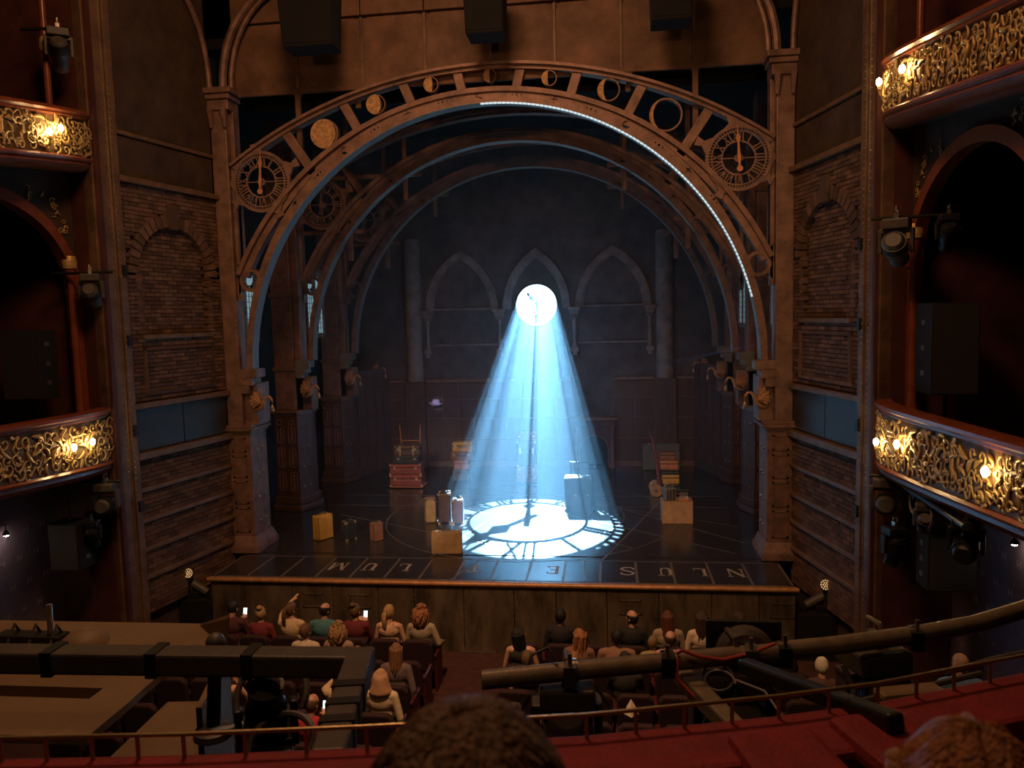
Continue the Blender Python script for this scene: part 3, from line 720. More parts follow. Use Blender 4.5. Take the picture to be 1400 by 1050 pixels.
# ---- dragon lamps
DRAG = M('dragon_bronze', (0.50, 0.27, 0.15), 0.42, 0.4, 0.3, 12, 0.2)
LANT = M('lantern_brass', (0.42, 0.30, 0.18), 0.35, 0.5, 0.2, 10, 0.1)
def dragon(x, y, z, s, label):
    """s = +1 when the lantern hangs out towards +x"""
    a = thing('dragon_lamp', label, 'lamp', (x, y, z), 0, 'dragon lamps on the stage columns'); a.scale = (0.68, 0.68, 0.68)
    P = [(-0.30, -0.16), (-0.22, -0.22), (-0.10, -0.20), (0.0, -0.12), (0.05, 0.0), (0.10, 0.12), (0.18, 0.19), (0.27, 0.18), (0.32, 0.11)]
    MB().tube([(s*p, 0, q) for p, q in P], [0.015, 0.03, 0.055, 0.075, 0.07, 0.05, 0.04, 0.038, 0.03], 10).build('body', DRAG, a, smooth=True)
    h = MB(); h.ball((s*0.31, 0, 0.10), (0.055, 0.04, 0.05), 12, 8); h.capsule((s*0.32, 0, 0.09), (s*0.355, 0, 0.02), 0.034, 0.018); h.capsule((s*0.27, 0.02, 0.14), (s*0.22, 0.03, 0.22), 0.014, 0.004); h.capsule((s*0.27, -0.02, 0.14), (s*0.22, -0.03, 0.22), 0.014, 0.004)
    h.build('head', DRAG, a, smooth=True)
    w0 = None
    for sy in (-1, 1):
        tips = [(-0.05, 0.40), (-0.20, 0.34), (-0.31, 0.22), (-0.36, 0.08), (-0.34, -0.06), (-0.26, -0.16)]
        pts = [(0.02, 0.02)]
        for i, t in enumerate(tips):
            pts.append(t)
            if i < len(tips)-1:
                m = ((t[0]+tips[i+1][0])/2*0.84, (t[1]+tips[i+1][1])/2*0.84); pts.append(m)
        wg = MB().prism([(s*p, q) for p, q in pts], sy*0.055, sy*0.075, 'y').build('wing', DRAG, a)
        rb = MB()
        for t in tips: rb.tube([(0, sy*0.07, 0.0), (s*t[0]*0.55, sy*0.085, t[1]*0.55), (s*t[0], sy*0.075, t[1])], [0.022, 0.016, 0.006], 6)
        rb.build('wing_bones', DRAG, wg, smooth=True)
    MB().tube([(s*0.33, 0, 0.03), (s*0.335, 0, -0.06)], 0.006, 5).build('chain', LANT, a)
    l = MB(); T = Matrix.Translation((s*0.335, 0, -0.26)); l.lathe([(0.0, -0.04), (0.025, -0.02), (0.05, 0.0), (0.062, 0.06), (0.055, 0.13), (0.03, 0.17), (0.012, 0.20)], 8, T)
    l.build('lantern', LANT, a)
    MB().ball((-s*0.06, 0.08, -0.08), (0.10, 0.06, 0.12), 12, 8).build('wall_plate', DRAG, a, smooth=True)
    return a
dragon(-4.90, 0.12, 3.10, 1, 'winged dragon lamp above the bolted pedestal of the front pilaster, by the yellow suitcase')
dragon(4.97, 0.12, 3.06, -1, 'winged dragon lamp above the bolted pedestal of the front pilaster, by the sack truck')
for Y, nm in ((3.22, 'middle'), (6.40, 'rear')):
    dragon(-5.12, Y, 3.04, 1, 'winged dragon lamp on the %s wooden column behind the yellow suitcase' % nm)
    dragon(5.08, Y, 3.08, -1, 'winged dragon lamp on the %s wooden column behind the sack truck' % nm)
dragon(-5.02, 8.60, 3.08, 1, 'winged dragon lamp against the stone wall behind the red trunks')
dragon(4.94, 8.60, 3.10, -1, 'winged dragon lamp against the stone wall behind the sack truck')

# ---- leaded windows between the portals
def leaded(n, s, y0, label, xw=5.78):
    a = sroot('window_%d' % n); S(a, label, 'window')
    x = s*xw
    fr = MB(); fr.box(min(x, x+s*0.08), max(x, x+s*0.08), y0-0.08, y0+1.12, 4.3, 4.4); fr.box(min(x, x+s*0.08), max(x, x+s*0.08), y0-0.08, y0+1.12, 5.95, 6.1)
    for k in range(3): fr.box(min(x, x+s*0.08), max(x, x+s*0.08), y0-0.08+k*0.56, y0+0.0+k*0.56, 4.3, 6.1)
    fr.build('frame', IRON_S, a)
    for k in range(2):
        c = y0+0.24+0.56*k+0.0
        pts = [(c-0.22, 4.42), (c+0.22, 4.42), (c+0.22, 5.3), (c+0.12, 5.48), (c, 5.55), (c-0.12, 5.48), (c-0.22, 5.3)]
        p = MB().prism(pts, x+s*0.03, x+s*0.05, 'x').build('pane', LEADGLASS, a)
        q = MB().prism([(c+0.17*math.cos(2*PI*i/20), 5.75+0.17*math.sin(2*PI*i/20)) for i in range(20)], x+s*0.03, x+s*0.05, 'x').build('pane', LEADGLASS, a)
        ld = MB()
        for i in range(1, 9): ld.box(min(x+s*0.02, x+s*0.03), max(x+s*0.02, x+s*0.03), c-0.22, c+0.22, 4.42+0.13*i, 4.435+0.13*i)
        for i in range(1, 3): ld.box(min(x+s*0.02, x+s*0.03), max(x+s*0.02, x+s*0.03), c-0.22+0.147*i-.006, c-0.22+0.147*i+.006, 4.42, 5.45)
        ld.build('lead_bars', BLACKM, p)
    return a
leaded(1, -1, 0.95, 'pale backlit leaded window behind the front arch, above the yellow suitcase')
leaded(2, -1, 4.20, 'pale backlit leaded window between the middle and rear arches, above the red trunks', 5.45)
leaded(3, 1, 1.95, 'pale backlit leaded window behind the front arch, above the cardboard box')
leaded(4, 1, 5.0, 'pale backlit leaded window between the middle and rear arches, above the sack truck', 5.6)

# ================================================================== back wall with the lit clock
wall_back = MB()
CR = 0.66; CZ = 5.06; YB = 9.0
# plain wall around a round opening
n = 48
H = [(CR*math.cos(2*PI*i/n), CZ+CR*math.sin(2*PI*i/n)) for i in range(n)]
Q = []
for i in range(n):
    c, s_ = math.cos(2*PI*i/n), math.sin(2*PI*i/n); m = max(abs(c), abs(s_)); Q.append((1.1*c/m, CZ+1.1*s_/m))
wall_back.band(H, Q, YB, YB+0.12, None, True)
for x0, x1, z0, z1 in ((-6.7, -1.1, 0, 10.4), (1.1, 6.7, 0, 10.4), (-1.1, 1.1, 0, CZ-1.1), (-1.1, 1.1, CZ+1.1, 10.4)): wall_back.box(x0, x1, YB, YB+0.12, z0, z1)
wall_back = S(wall_back.build('wall_back', STONE), 'dark stone back wall with pointed arches around the lit clock', 'wall')
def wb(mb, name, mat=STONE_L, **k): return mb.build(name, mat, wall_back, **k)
def pointed(cx, hw, zs, za, w):
    # two-centred arch polyline, outer and inner
    h = za-zs; R = (hw*hw+h*h)/(2*hw)
    def side(sg, r):
        ccx = cx+sg*(hw-R); a1 = math.acos(min(1, max(-1, (R-hw)/r)))
        return [(ccx+sg*r*math.cos(t), zs+r*math.sin(t)) for t in [a1*i/14 for i in range(15)]]
    return side, R
for cx, hw in ((-2.345, 1.15), (0.0, 1.05), (2.345, 1.15)):
    za = 6.80
    side, R = pointed(cx, hw, 4.95, za, 0.2)
    for sg in (-1, 1):
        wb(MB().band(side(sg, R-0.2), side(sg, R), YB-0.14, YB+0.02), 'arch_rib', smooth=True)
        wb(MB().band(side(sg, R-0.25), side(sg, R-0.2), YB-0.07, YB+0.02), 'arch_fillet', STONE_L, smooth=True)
for x in (-3.45, -1.17, 1.17, 3.45):
    b = MB(); T = Matrix.Translation((x, YB-0.10, 0))
    b.lathe([(0.11, 3.72), (0.07, 3.80), (0.06, 3.9), (0.06, 4.62), (0.08, 4.66)], 12, T)
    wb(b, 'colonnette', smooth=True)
    b = MB()
    for e, z0, z1 in ((0.10, 4.64, 4.74), (0.14, 4.74, 4.86), (0.19, 4.86, 4.97), (0.12, 3.6, 3.74), (0.07, 3.48, 3.6)): b.box(x-e, x+e, YB-0.1-e, YB+0.02, z0, z1)
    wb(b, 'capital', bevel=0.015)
for x in (-3.90, 3.90):
    b = MB(); T = Matrix.Translation((x, YB-0.08, 0))
    b.lathe([(0.27, 2.75), (0.27, 7.05), (0.24, 7.2)], 14, T)
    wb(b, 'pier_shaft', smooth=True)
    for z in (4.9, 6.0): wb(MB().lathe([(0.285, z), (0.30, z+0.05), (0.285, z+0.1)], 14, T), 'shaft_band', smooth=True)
    wb(MB().box(x-0.32, x+0.32, YB-0.3, YB, 0, 2.75), 'pier_base', WOODP, bevel=0.02)
for a, c in ((-3.4, -1.25), (1.25, 3.4)):
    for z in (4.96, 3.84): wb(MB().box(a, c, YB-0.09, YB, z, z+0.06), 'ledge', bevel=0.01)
# rows of stone blocks on the plain wall
for r in range(13):
    z0 = 2.8+r*0.56; off = (r % 2)*0.6
    for k in range(9):
        x0 = -5.2+off+k*1.2
        x1 = min(x0+1.2, 5.2)
        for (p, q) in ((x0, x1),):
            if abs((p+q)/2) < 1.8 and 3.6 < z0+0.28 < 6.6: continue
            wb(MB().box(p+0.012, q-0.012, YB-random.uniform(0.012, 0.03), YB, z0+0.012, z0+0.548), 'stone_block', STONE)
# oak panelling below
for a, c in ((-5.9, -4.24), (-3.56, -0.02), (0.02, 1.10), (2.32, 3.56), (4.24, 5.9)):
    wb(MB().box(a, c, YB-0.10, YB, 0, 2.72), 'oak_backing', WOODP)
    wb(MB().box(a, c, YB-0.18, YB, 2.70, 2.80), 'dado_rail', WOODP_L, bevel=0.012)
    wb(MB().box(a, c, YB-0.14, YB, 0.0, 0.18), 'skirting', WOODP_L, bevel=0.01)
    m = max(1, round((c-a)/0.52)); w = (c-a)/m
    for i in range(m):
        for z0, z1 in ((0.22, 0.88), (0.92, 1.52), (1.56, 2.14), (2.18, 2.68)):
            wb(MB().box(a+i*w+0.022, a+(i+1)*w-0.022, YB-0.125, YB-0.09, z0, z1), 'oak_panel', WOODP, bevel=0.012)
    for i in range(m+1): wb(MB().box(a+i*w-0.012, a+i*w+0.012, YB-0.118, YB-0.09, 0.2, 2.7), 'panel_stile', WOODP_L)
    for z in (0.90, 1.54, 2.16): wb(MB().box(a, c, YB-0.12, YB-0.09, z-0.015, z+0.015), 'panel_rail', WOODP_L)

# angled oak screens between the rear columns and the back wall
for s, lb in ((-1, 'tall dark oak screen with panels beside the red trunks'), (1, 'tall dark oak screen with panels behind the sack truck')):
    a = sroot('wall_screen_' + ('left' if s < 0 else 'right')); S(a, lb, 'wall')
    p, q = Vector((s*5.35, 7.3, 0)), Vector((s*4.75, 8.85, 0)); d = (q-p); L = d.length; u = d.normalized(); nrm = Vector((-u.y, u.x, 0))
    if nrm.x*s > 0: nrm = -nrm
    T = Matrix(((u.x, nrm.x, 0, p.x), (u.y, nrm.y, 0, p.y), (0, 0, 1, 0), (0, 0, 0, 1)))
    MB().box(0, L, -0.1, 0, 0, 3.2, T).build('screen_backing', WOODP, a)
    for i in range(4):
        for z0, z1 in ((0.2, 0.9), (1.0, 1.7), (1.8, 2.5), (2.6, 3.1)):
            MB().box(i*L/4+0.05, (i+1)*L/4-0.05, 0, 0.03, z0, z1, T).build('oak_panel', WOODP, a, bevel=0.012)

# ---- fireplace in the panelling
fp = thing('fireplace', 'dark wooden fireplace with arched opening against the back wall', 'fireplace', (1.71, YB-0.02, 0))
MB().box(-0.75, 0.75, -0.42, 0.0, 1.48, 1.58).build('mantel_shelf', WOODP_L, fp, bevel=0.02)
MB().box(-0.66, 0.66, -0.34, 0.0, 1.30, 1.48).build('frieze', WOODP, fp, bevel=0.01)
for s in (-1, 1):
    b = MB(); T = Matrix.Translation((s*0.56, -0.26, 0))
    b.lathe([(0.10, 0), (0.10, 0.10), (0.06, 0.16), (0.05, 0.5), (0.07, 0.7), (0.05, 0.9), (0.05, 1.15), (0.09, 1.22), (0.10, 1.30)], 12, T)
    b.build('turned_post', WOODP_L, fp, smooth=True)
A = [(-0.46, 0.0)] + [(0.46*-math.cos(t), 0.55+0.46*math.sin(t)) for t in [PI*i/16 for i in range(17)]] + [(0.46, 0.0)]
B = [(-0.64, 0.0)] + [(-0.64+1.28*i/16, 1.3) for i in range(17)] + [(0.64, 0.0)]
MB().band(A, B, -0.2, 0.0).build('surround', WOODP, fp)
MB().band([(p*0.92, q if i in (0, 18) else q-0.03) for i, (p, q) in enumerate(A)], A, -0.24, -0.16).build('arch_moulding', WOODP_L, fp)
MB().box(-0.5, 0.5, -0.03, 0.0, 0, 1.1).build('fire_back', BLACKM, fp)
b = MB(); b.box(-0.3, 0.3, -0.3, -0.1, 0.05, 0.08)
for k in range(5): b.box(-0.28+k*0.14-.012, -0.28+k*0.14+.012, -0.31, -0.28, 0.0, 0.24)
b.build('grate', BLACKM, fp)

# ---- the clock in the wall
ck = thing('wall_clock', 'glowing round clock face in the middle pointed arch of the back wall', 'clock', (0, YB, CZ))
b = MB(); b.ring(0, 0, CR*0.955, CR*1.03, -0.10, 0.04, 64); b.ring(0, 0, CR*0.86, CR*0.885, -0.05, -0.02, 60); b.ring(0, 0, CR*0.60, CR*0.63, -0.05, -0.02, 48)
for k in range(60):
    a = 2*PI*k/60; c, s_ = math.cos(a), math.sin(a); t = 0.011
    b.prism([(CR*0.88*c-t*s_, CR*0.88*s_+t*c), (CR*0.88*c+t*s_, CR*0.88*s_-t*c), (CR*0.965*c+t*s_, CR*0.965*s_-t*c), (CR*0.965*c-t*s_, CR*0.965*s_+t*c)], -0.05, -0.02, 'y')
b.build('dial_frame', BLACKM, ck)
for k, tx in enumerate(ROMAN):
    a = PI/2 - 2*PI*k/12
    numeral(tx, CR*0.22, 0.009).build('numeral', BLACKM, ck, (CR*0.745*math.cos(a), -0.05, CR*0.745*math.sin(a)), (0, -(a-PI/2), 0))
h = MB(); h.prism([(-0.02, -0.10), (0.02, -0.10), (0.028, 0), (0.018, 0.18), (0.07, 0.26), (0.018, 0.34), (0.05, 0.40), (0, 0.50), (-0.05, 0.40), (-0.018, 0.34), (-0.07, 0.26), (-0.018, 0.18), (-0.028, 0)], -0.08, -0.06, 'y')
h.build('hour_hand', BLACKM, ck, rot=(0, math.radians(-37), 0))
h = MB(); h.prism([(-0.022, 0.14), (0.022, 0.14), (0.026, 0), (0.014, -0.28), (0.06, -0.35), (0.014, -0.42), (0.035, -0.48), (0.008, -0.58), (-0.008, -0.58), (-0.035, -0.48), (-0.014, -0.42), (-0.06, -0.35), (-0.014, -0.28), (-0.026, 0)], -0.10, -0.085, 'y')
h.build('minute_hand', BLACKM, ck, rot=(0, math.radians(2), 0))
mg = bpy.data.materials.new('lit_clock_glass'); mg.use_nodes = True
nt = mg.node_tree; N = nt.nodes; N.remove(N['Principled BSDF'])
tr = N.new('ShaderNodeBsdfTransparent'); em = N.new('ShaderNodeEmission'); ad = N.new('ShaderNodeAddShader')
em.inputs['Color'].default_value = (0.62, 0.88, 1.0, 1); em.inputs['Strength'].default_value = 5.0
nt.links.new(tr.outputs[0], ad.inputs[0]); nt.links.new(em.outputs[0], ad.inputs[1]); nt.links.new(ad.outputs[0], N['Material Output'].inputs['Surface'])
g = MB(); g.add([(CR*0.97*math.cos(2*PI*i/48), 0.0, CR*0.97*math.sin(2*PI*i/48)) for i in range(48)], [tuple(range(48))])
g.build('glass_face', mg, ck)

# ---- haze over the stage
mh = bpy.data.materials.new('stage_haze'); mh.use_nodes = True
nt = mh.node_tree; N = nt.nodes; N.remove(N['Principled BSDF'])
vs = N.new('ShaderNodeVolumeScatter'); vs.inputs['Color'].default_value = (0.62, 0.82, 1.0, 1); vs.inputs['Density'].default_value = 0.0115; vs.inputs['Anisotropy'].default_value = 0.30
nt.links.new(vs.outputs[0], N['Material Output'].inputs['Volume'])
hz = MB().box(-6.6, 6.6, 0.9, 8.8, 0.01, 10.2).build('stage_haze', mh)
hz['kind'] = 'stuff'; hz['label'] = 'thin blue haze filling the stage around the light beam'; hz['category'] = 'haze'
# ================================================================== boxes at the sides of the house
def scroll_mesh(kind):
    mb = MB(); P = []; R = []
    if kind == 0:      # C scroll with curled ends
        for i in range(15):
            t = i/14; a = -0.6+t*5.2; r = 0.5*(1-0.62*t); P.append((0, r*math.cos(a), r*math.sin(a))); R.append(0.11*(1-0.45*t))
    elif kind == 1:    # S scroll
        for i in range(17):
            t = i/16*2-1; a = t*4.2; r = 0.42*(1-abs(t)*0.55); P.append((0, r*math.sin(a)*0.9, t*0.55+0.10*math.cos(a))); R.append(0.10*(1-0.5*abs(t)))
    else:              # leaf
        for i in range(9):
            t = i/8; P.append((0, 0.28*math.sin(t*2.4)-0.1, t*0.95-0.45)); R.append(0.03+0.15*math.sin(PI*min(1, t*0.92+0.06)))
    mb.tube(P, R, 6, flat=0.8)
    if kind != 2: mb.ball(P[-1], 0.13, 8, 6)
    if kind == 0: mb.ball((0, 0.3, -0.42), (0.08, 0.12, 0.2), 8, 6)
    return mb.mesh('scroll_ornament')
SCROLLS = [scroll_mesh(k) for k in range(3)]
for me in SCROLLS:
    me.materials.append(GOLD); me.polygons.foreach_set('use_smooth', [True]*len(me.polygons))
def planx(t): return 5.92+0.28*math.exp(-t/0.6)+0.012*t
def box_front(side, upper, label, tmax, lamps):
    if upper:
        zt = lambda t: 8.20-0.150*t; pt = lambda t: zt(t)-0.14; pb = lambda t: 7.46-0.13*t; zb = lambda t: pb(t)-0.20
    else:
        zt = lambda t: 3.40+0.018*t; pt = lambda t: zt(t)-0.15; pb = lambda t: 2.50+0.055*t; zb = lambda t: pb(t)-0.20
    a = thing('theatre_box', label, 'theatre box')
    n = 34; ts = [tmax*i/n for i in range(n+1)]
    def sweep(prof, name, mat, parent=a, smooth=True):
        mb = MB(); m = len(prof(0)); vs = []
        for t in ts:
            for o, z in prof(t): vs.append((side*(planx(t)-o), -2.95-t, z))
        fs = [(i*m+k, i*m+(k+1) % m, (i+1)*m+(k+1) % m, (i+1)*m+k) for i in range(n) for k in range(m)]
        fs += [tuple(range(m)), tuple(range((n+1)*m-1, n*m-1, -1))]
        mb.add(vs, fs); return mb.build(name, mat, parent, smooth=smooth)
    sweep(lambda t: [(-0.14, zt(t)-0.05), (-0.12, zt(t)), (0.06, zt(t)), (0.11, zt(t)-0.02), (0.12, zt(t)-0.06), (0.08, zt(t)-0.09), (0.085, zt(t)-0.12), (0.03, zt(t)-0.15), (-0.14, zt(t)-0.15)], 'hand_rail', REDWOOD)
    sweep(lambda t: [(-0.06, pt(t)), (0.03, pt(t)), (0.06, (pt(t)*0.65+pb(t)*0.35)), (0.045, pb(t)), (-0.06, pb(t))], 'front_panel', GOLD_D)
    sweep(lambda t: [(-0.10, pb(t)+0.01), (0.07, pb(t)+0.01), (0.10, pb(t)-0.02), (0.09, pb(t)-0.05), (0.05, pb(t)-0.07), (0.06, pb(t)-0.11), (0.02, pb(t)-0.16), (-0.04, zb(t)), (-0.3, zb(t))], 'base_moulding', REDWOOD)
    sweep(lambda t: [(-2.3, zb(t)+0.02), (-0.2, zb(t)+0.02), (-0.2, zb(t)+0.10), (-2.3, zb(t)+0.10)], 'box_floor', DARKWALL)
    rnd = random.Random(11 if upper else 23)
    tv = min(tmax, 5.2); t = 0.10
    while t < tv:
        h = pt(t)-pb(t); rows = 5
        for r in range(rows):
            z = pb(t)+0.05+(h-0.10)*(r+0.5)/rows+rnd.uniform(-0.02, 0.02)
            tt = min(tmax, t+rnd.uniform(-0.04, 0.04)); f = (pt(tt)-z)/h
            o_ = 0.045+0.015*math.sin(PI*f)
            k = rnd.choice((0, 0, 1, 2)); o = link('scroll_ornament', SCROLLS[k], None, a)
            sc = rnd.uniform(0.17, 0.27) * (0.8 if k == 0 else 0.9)
            o.location = (side*(planx(tt)-o_-0.012), -2.95-tt, z); o.rotation_euler = (rnd.uniform(0, 2*PI), 0, 0); o.scale = (sc*0.75, sc*(1 if rnd.random() < .5 else -1), sc)
        t += 0.185
    for (tt, z, lb, sc) in lamps:
        l = thing('bulb_bracket', lb, 'lamp', (side*(planx(tt)-0.05), -2.95-tt, z), 0, 'lit bulbs on the box fronts')
        MB().tube([(0, 0, -0.16), (-side*0.05, 0, -0.18), (-side*0.11, 0, -0.14), (-side*0.12, 0, -0.07)], 0.013, 6).build('arm', GOLD, l, smooth=True)
        MB().lathe([(0.012, -0.09), (0.028, -0.07), (0.024, -0.03), (0.02, -0.02)], 10, Matrix.Translation((-side*0.12, 0, 0))).build('holder', GOLD, l, smooth=True)
        MB().lathe([(0.014, -0.025), (0.034, 0.01), (0.038, 0.035), (0.028, 0.065), (0.006, 0.085)], 12, Matrix.Translation((-side*0.12, 0, 0))).build('bulb', BULB, l, smooth=True)
    return a
box_front(-1, True, 'upper theatre box with gilded scroll front and two bulbs, yellow suitcase side', 5.6,
          [(1.33, 7.55, 'lit bulb on the upper box above the loudspeaker, further from the tower', 1), (1.07, 7.66, 'lit bulb on the upper box above the loudspeaker, nearer the tower', 1)])
box_front(-1, False, 'lower theatre box with gilded scroll front above the black monitor and lilac wall, two bulbs', 5.6,
          [(1.33, 2.92, 'lit bulb on the lower box above the black monitor, further from the tower', 1), (0.87, 2.93, 'lit bulb on the lower box above the black monitor, nearer the tower', 1)])
box_front(1, True, 'upper theatre box with gilded scroll front and two bulbs, sack truck side', 6.6,
          [(0.58, 7.74, 'lit bulb on the upper box over the red arch, against the tower', 1), (1.61, 7.60, 'lit bulb on the upper box over the red arch, further from the tower', 1)])
box_front(1, False, 'lower theatre box with gilded scroll front and three bulbs above the moving lights', 6.6,
          [(0.79, 2.86, 'lit bulb on the three-bulb box front, closest to the tower', 1), (1.68, 2.98, 'lit bulb on the three-bulb box front, second from the tower', 1), (3.94, 3.10, 'single lit bulb on the three-bulb box front, far from the tower', 1)])

DKRED = M('dark_red_wall', (0.075, 0.020, 0.014), 0.7, 0, 0.3, 3, 0.1)
for s, nm in ((-1, 'left'), (1, 'right')):
    sd = 'yellow suitcase' if s < 0 else 'sack truck'
    X = lambda a, c: (min(s*a, s*c), max(s*a, s*c))
    a, c = X(8.3, 8.4)
    S(MB().box(a, c, -9.5, -2.7, 2.3, 12.5).build('wall_box_' + nm, DKRED), 'dark red wall at the back of the boxes on the %s side' % sd, 'wall')
    a, c = X(6.05, 8.4)
    S(MB().box(a, c, -2.92, -2.82, -1.4, 12.5).build('wall_return_' + nm, DKRED), 'dark wall between the tower and the boxes on the %s side' % sd, 'wall')
    # arched opening under the upper box
    w = sroot('wall_arch_' + nm); S(w, 'dark spandrel wall with red arch below the upper box on the %s side' % sd, 'wall')
    yc, hw, zs, rise = -4.78, 1.72, 5.30, 1.36; nn = 28
    A = [(yc+hw*math.cos(PI*i/nn), zs+rise*math.sin(PI*i/nn)) for i in range(nn+1)]
    B = [(yc+1.85*math.cos(PI*i/nn)/max(abs(math.cos(PI*i/nn)), abs(math.sin(PI*i/nn))), zs+1.95*math.sin(PI*i/nn)/max(abs(math.cos(PI*i/nn)), abs(math.sin(PI*i/nn)))) for i in range(nn+1)]
    RZ = Matrix(((0, s, 0, s*6.55), (1, 0, 0, 0), (0, 0, 1, 0), (0, 0, 0, 1)))
    MB().band(A, B, 0.0, 0.12, RZ).build('spandrel', DARKWALL, w)
    A2 = [(yc+(hw-0.02)*math.cos(PI*i/nn), zs+(rise-0.02)*math.sin(PI*i/nn)) for i in range(nn+1)]
    B2 = [(yc+(hw+0.16)*math.cos(PI*i/nn), zs+(rise+0.16)*math.sin(PI*i/nn)) for i in range(nn+1)]
    MB().band(A2, B2, -0.07, 0.10, RZ).build('arch_moulding', REDWOOD, w, smooth=True)
    for sy in (-1, 1):
        q = yc+sy*(hw+0.07)
        MB().box(q-0.10, q+0.10, -0.05, 0.10, 2.6, zs, RZ).build('arch_post', REDWOOD, w, bevel=0.02)
    rnd = random.Random(5)
    for i in range(34):   # gilding in the spandrels
        t = rnd.choice((rnd.uniform(0.12, 0.36), rnd.uniform(0.64, 0.88)))*PI
        rr = rnd.uniform(0.2, 0.5)
        y, z = yc+(hw+rr)*math.cos(t), zs+(rise+rr)*math.sin(t)
        if abs(y-yc) > 1.78 or z > 7.0: continue
        o = link('scroll_ornament', SCROLLS[i % 3], None, w); q = rnd.uniform(0.08, 0.14)
        o.location = (s*6.53, y, z); o.rotation_euler = (rnd.uniform(0, 6), 0, 0); o.scale = (q*0.6, q, q)
    # wallpapered wall under the lower box
    a, c = X(7.2, 7.3)
    pw = S(MB().box(a, c, -9.5, -2.9, -1.4, 2.5).build('wall_paper_' + nm, PURPLE), 'lilac papered wall with small motifs under the lower box on the %s side' % sd, 'wall')
    mo = MB()
    for i in range(9):
        for j in range(7):
            y, z = -3.35-i*0.36-(j % 2)*0.18, -1.0+j*0.42
            x = s*7.195
            for k in (-1, 1): mo.box(min(x, x-s*.004), max(x, x-s*.004), y+k*0.04-0.008, y+k*0.04+0.008, z-0.05, z+0.05)
            mo.box(min(x, x-s*.004), max(x, x-s*.004), y-0.04, y+0.04, z-0.007, z+0.007)
    mo.build('paper_motifs', MOTIF, pw, kind='stuff')
    a, c = X(6.2, 6.3)
    S(MB().box(min(s*6.2, s*7.2), max(s*6.2, s*7.2), -2.99, -2.9, -1.4, 2.2).build('door_%d' % (1 if s < 0 else 2), DKRED, bevel=0.01), 'dark red door beside the tower under the lower box on the %s side' % sd, 'door')
    # turned red column in the box
    col = thing('red_column', 'slender polished red column on the %s side box' % sd, 'column', (s*6.52, -3.12, 3.2))
    MB().lathe([(0.085, 0.0), (0.085, 0.1), (0.06, 0.16), (0.055, 1.2), (0.065, 1.25), (0.055, 1.3), (0.05, 2.3), (0.075, 2.4), (0.09, 2.5)], 14).build('shaft', REDWOOD, col, smooth=True)
    MB().lathe([(0.11, 2.5), (0.12, 2.62), (0.10, 2.7)], 14).build('capital', GOLD, col, smooth=True)
    col = thing('red_column', 'slender polished red column above the upper box on the %s side' % sd, 'column', (s*6.42, -3.42, 7.9))
    MB().lathe([(0.05, 0.0), (0.05, 0.9), (0.045, 2.0)], 14).build('shaft', REDWOOD, col, smooth=True)
    MB().lathe([(0.055, 1.1), (0.085, 1.16), (0.075, 1.3), (0.05, 1.34)], 14).build('collar', GOLD, col, smooth=True)

# ---- loudspeakers
def speaker(x0, x1, y0, y1, z0, z1, label, side, drop=0.0):
    a = thing('loudspeaker', label, 'loudspeaker', ((x0+x1)/2, (y0+y1)/2, z0))
    w, d, h = (x1-x0)/2, (y1-y0)/2, z1-z0
    MB().box(-w, w, -d, d, 0, h).build('cabinet', BLACK, a, bevel=0.015)
    MB().box(-w+.02, w-.02, -d-0.012, -d, 0.02, h-0.02).build('grille', M('speaker_grille', (0.035, 0.03, 0.026), 0.7, 0, 0.2, 60, 0.4), a)
    b = MB(); b.tube([(-side*(-w-0.0), 0, h*0.25), (side*(w+0.03), 0, h*0.25), (side*(w+0.03), 0, h*0.75), (side*w, 0, h*0.75)], 0.014, 6); b.build('bracket', GREYM, a)
    if drop < 0: MB().tube([(0, 0, 0.01), (0, 0, drop)], 0.03, 10).build('stand', BLACKM, a)
    if drop > 0: MB().tube([(0, 0, h-0.01), (0, 0, h+drop)], 0.018, 8).build('drop_rod', BLACKM, a)
    for k in range(3):
        MB().box(-side*w-0.012, -side*w+0.012, -0.05, 0.05, h*(0.2+0.28*k), h*(0.2+0.28*k)+0.07).build('latch', GREYM, a)
    return a
speaker(-7.35, -6.72, -3.75, -3.3, 3.62, 4.72, 'black loudspeaker in the box beside the red column, on the yellow suitcase side', -1, -1.16)
speaker(6.45, 7.05, -3.95, -3.4, 3.55, 4.78, 'large dark loudspeaker standing in the box above three bulbs', 1, -1.07)
speaker(-6.78, -6.26, -3.75, -3.35, 0.85, 1.62, 'square black monitor hung below the lower box with two bulbs', -1, 0.75)
speaker(6.25, 6.85, -4.5, -4.1, 1.05, 1.78, 'square black monitor hung below the lower box with three bulbs', 1, 0.68)
for x, w, lb in ((-3.1, 0.5, 'black loudspeaker hung over the full moon end of the arch'), (0.12, 0.36, 'black loudspeaker hung over the middle of the arch'), (3.33, 0.36, 'black loudspeaker hung over the thin crescent end of the arch')):
    a = thing('hanging_loudspeaker', lb, 'loudspeaker', (x, -1.0, 9.66))
    MB().frustum(-w*0.92, w*0.92, -0.1, 0.45, 0, -w, w, -0.18, 0.5, 1.1).build('cabinet', BLACK, a, bevel=0.03)
    MB().frustum(-w*0.85, w*0.85, -0.115, -0.09, 0.06, -w*0.92, w*0.92, -0.195, -0.16, 1.04).build('grille', BLACK, a)
    for k in (-1, 1): MB().tube([(k*w*0.7, 0.15, 1.08), (k*w*0.7, 0.15, 3.0)], 0.012, 6).build('chain', BLACKM, a)

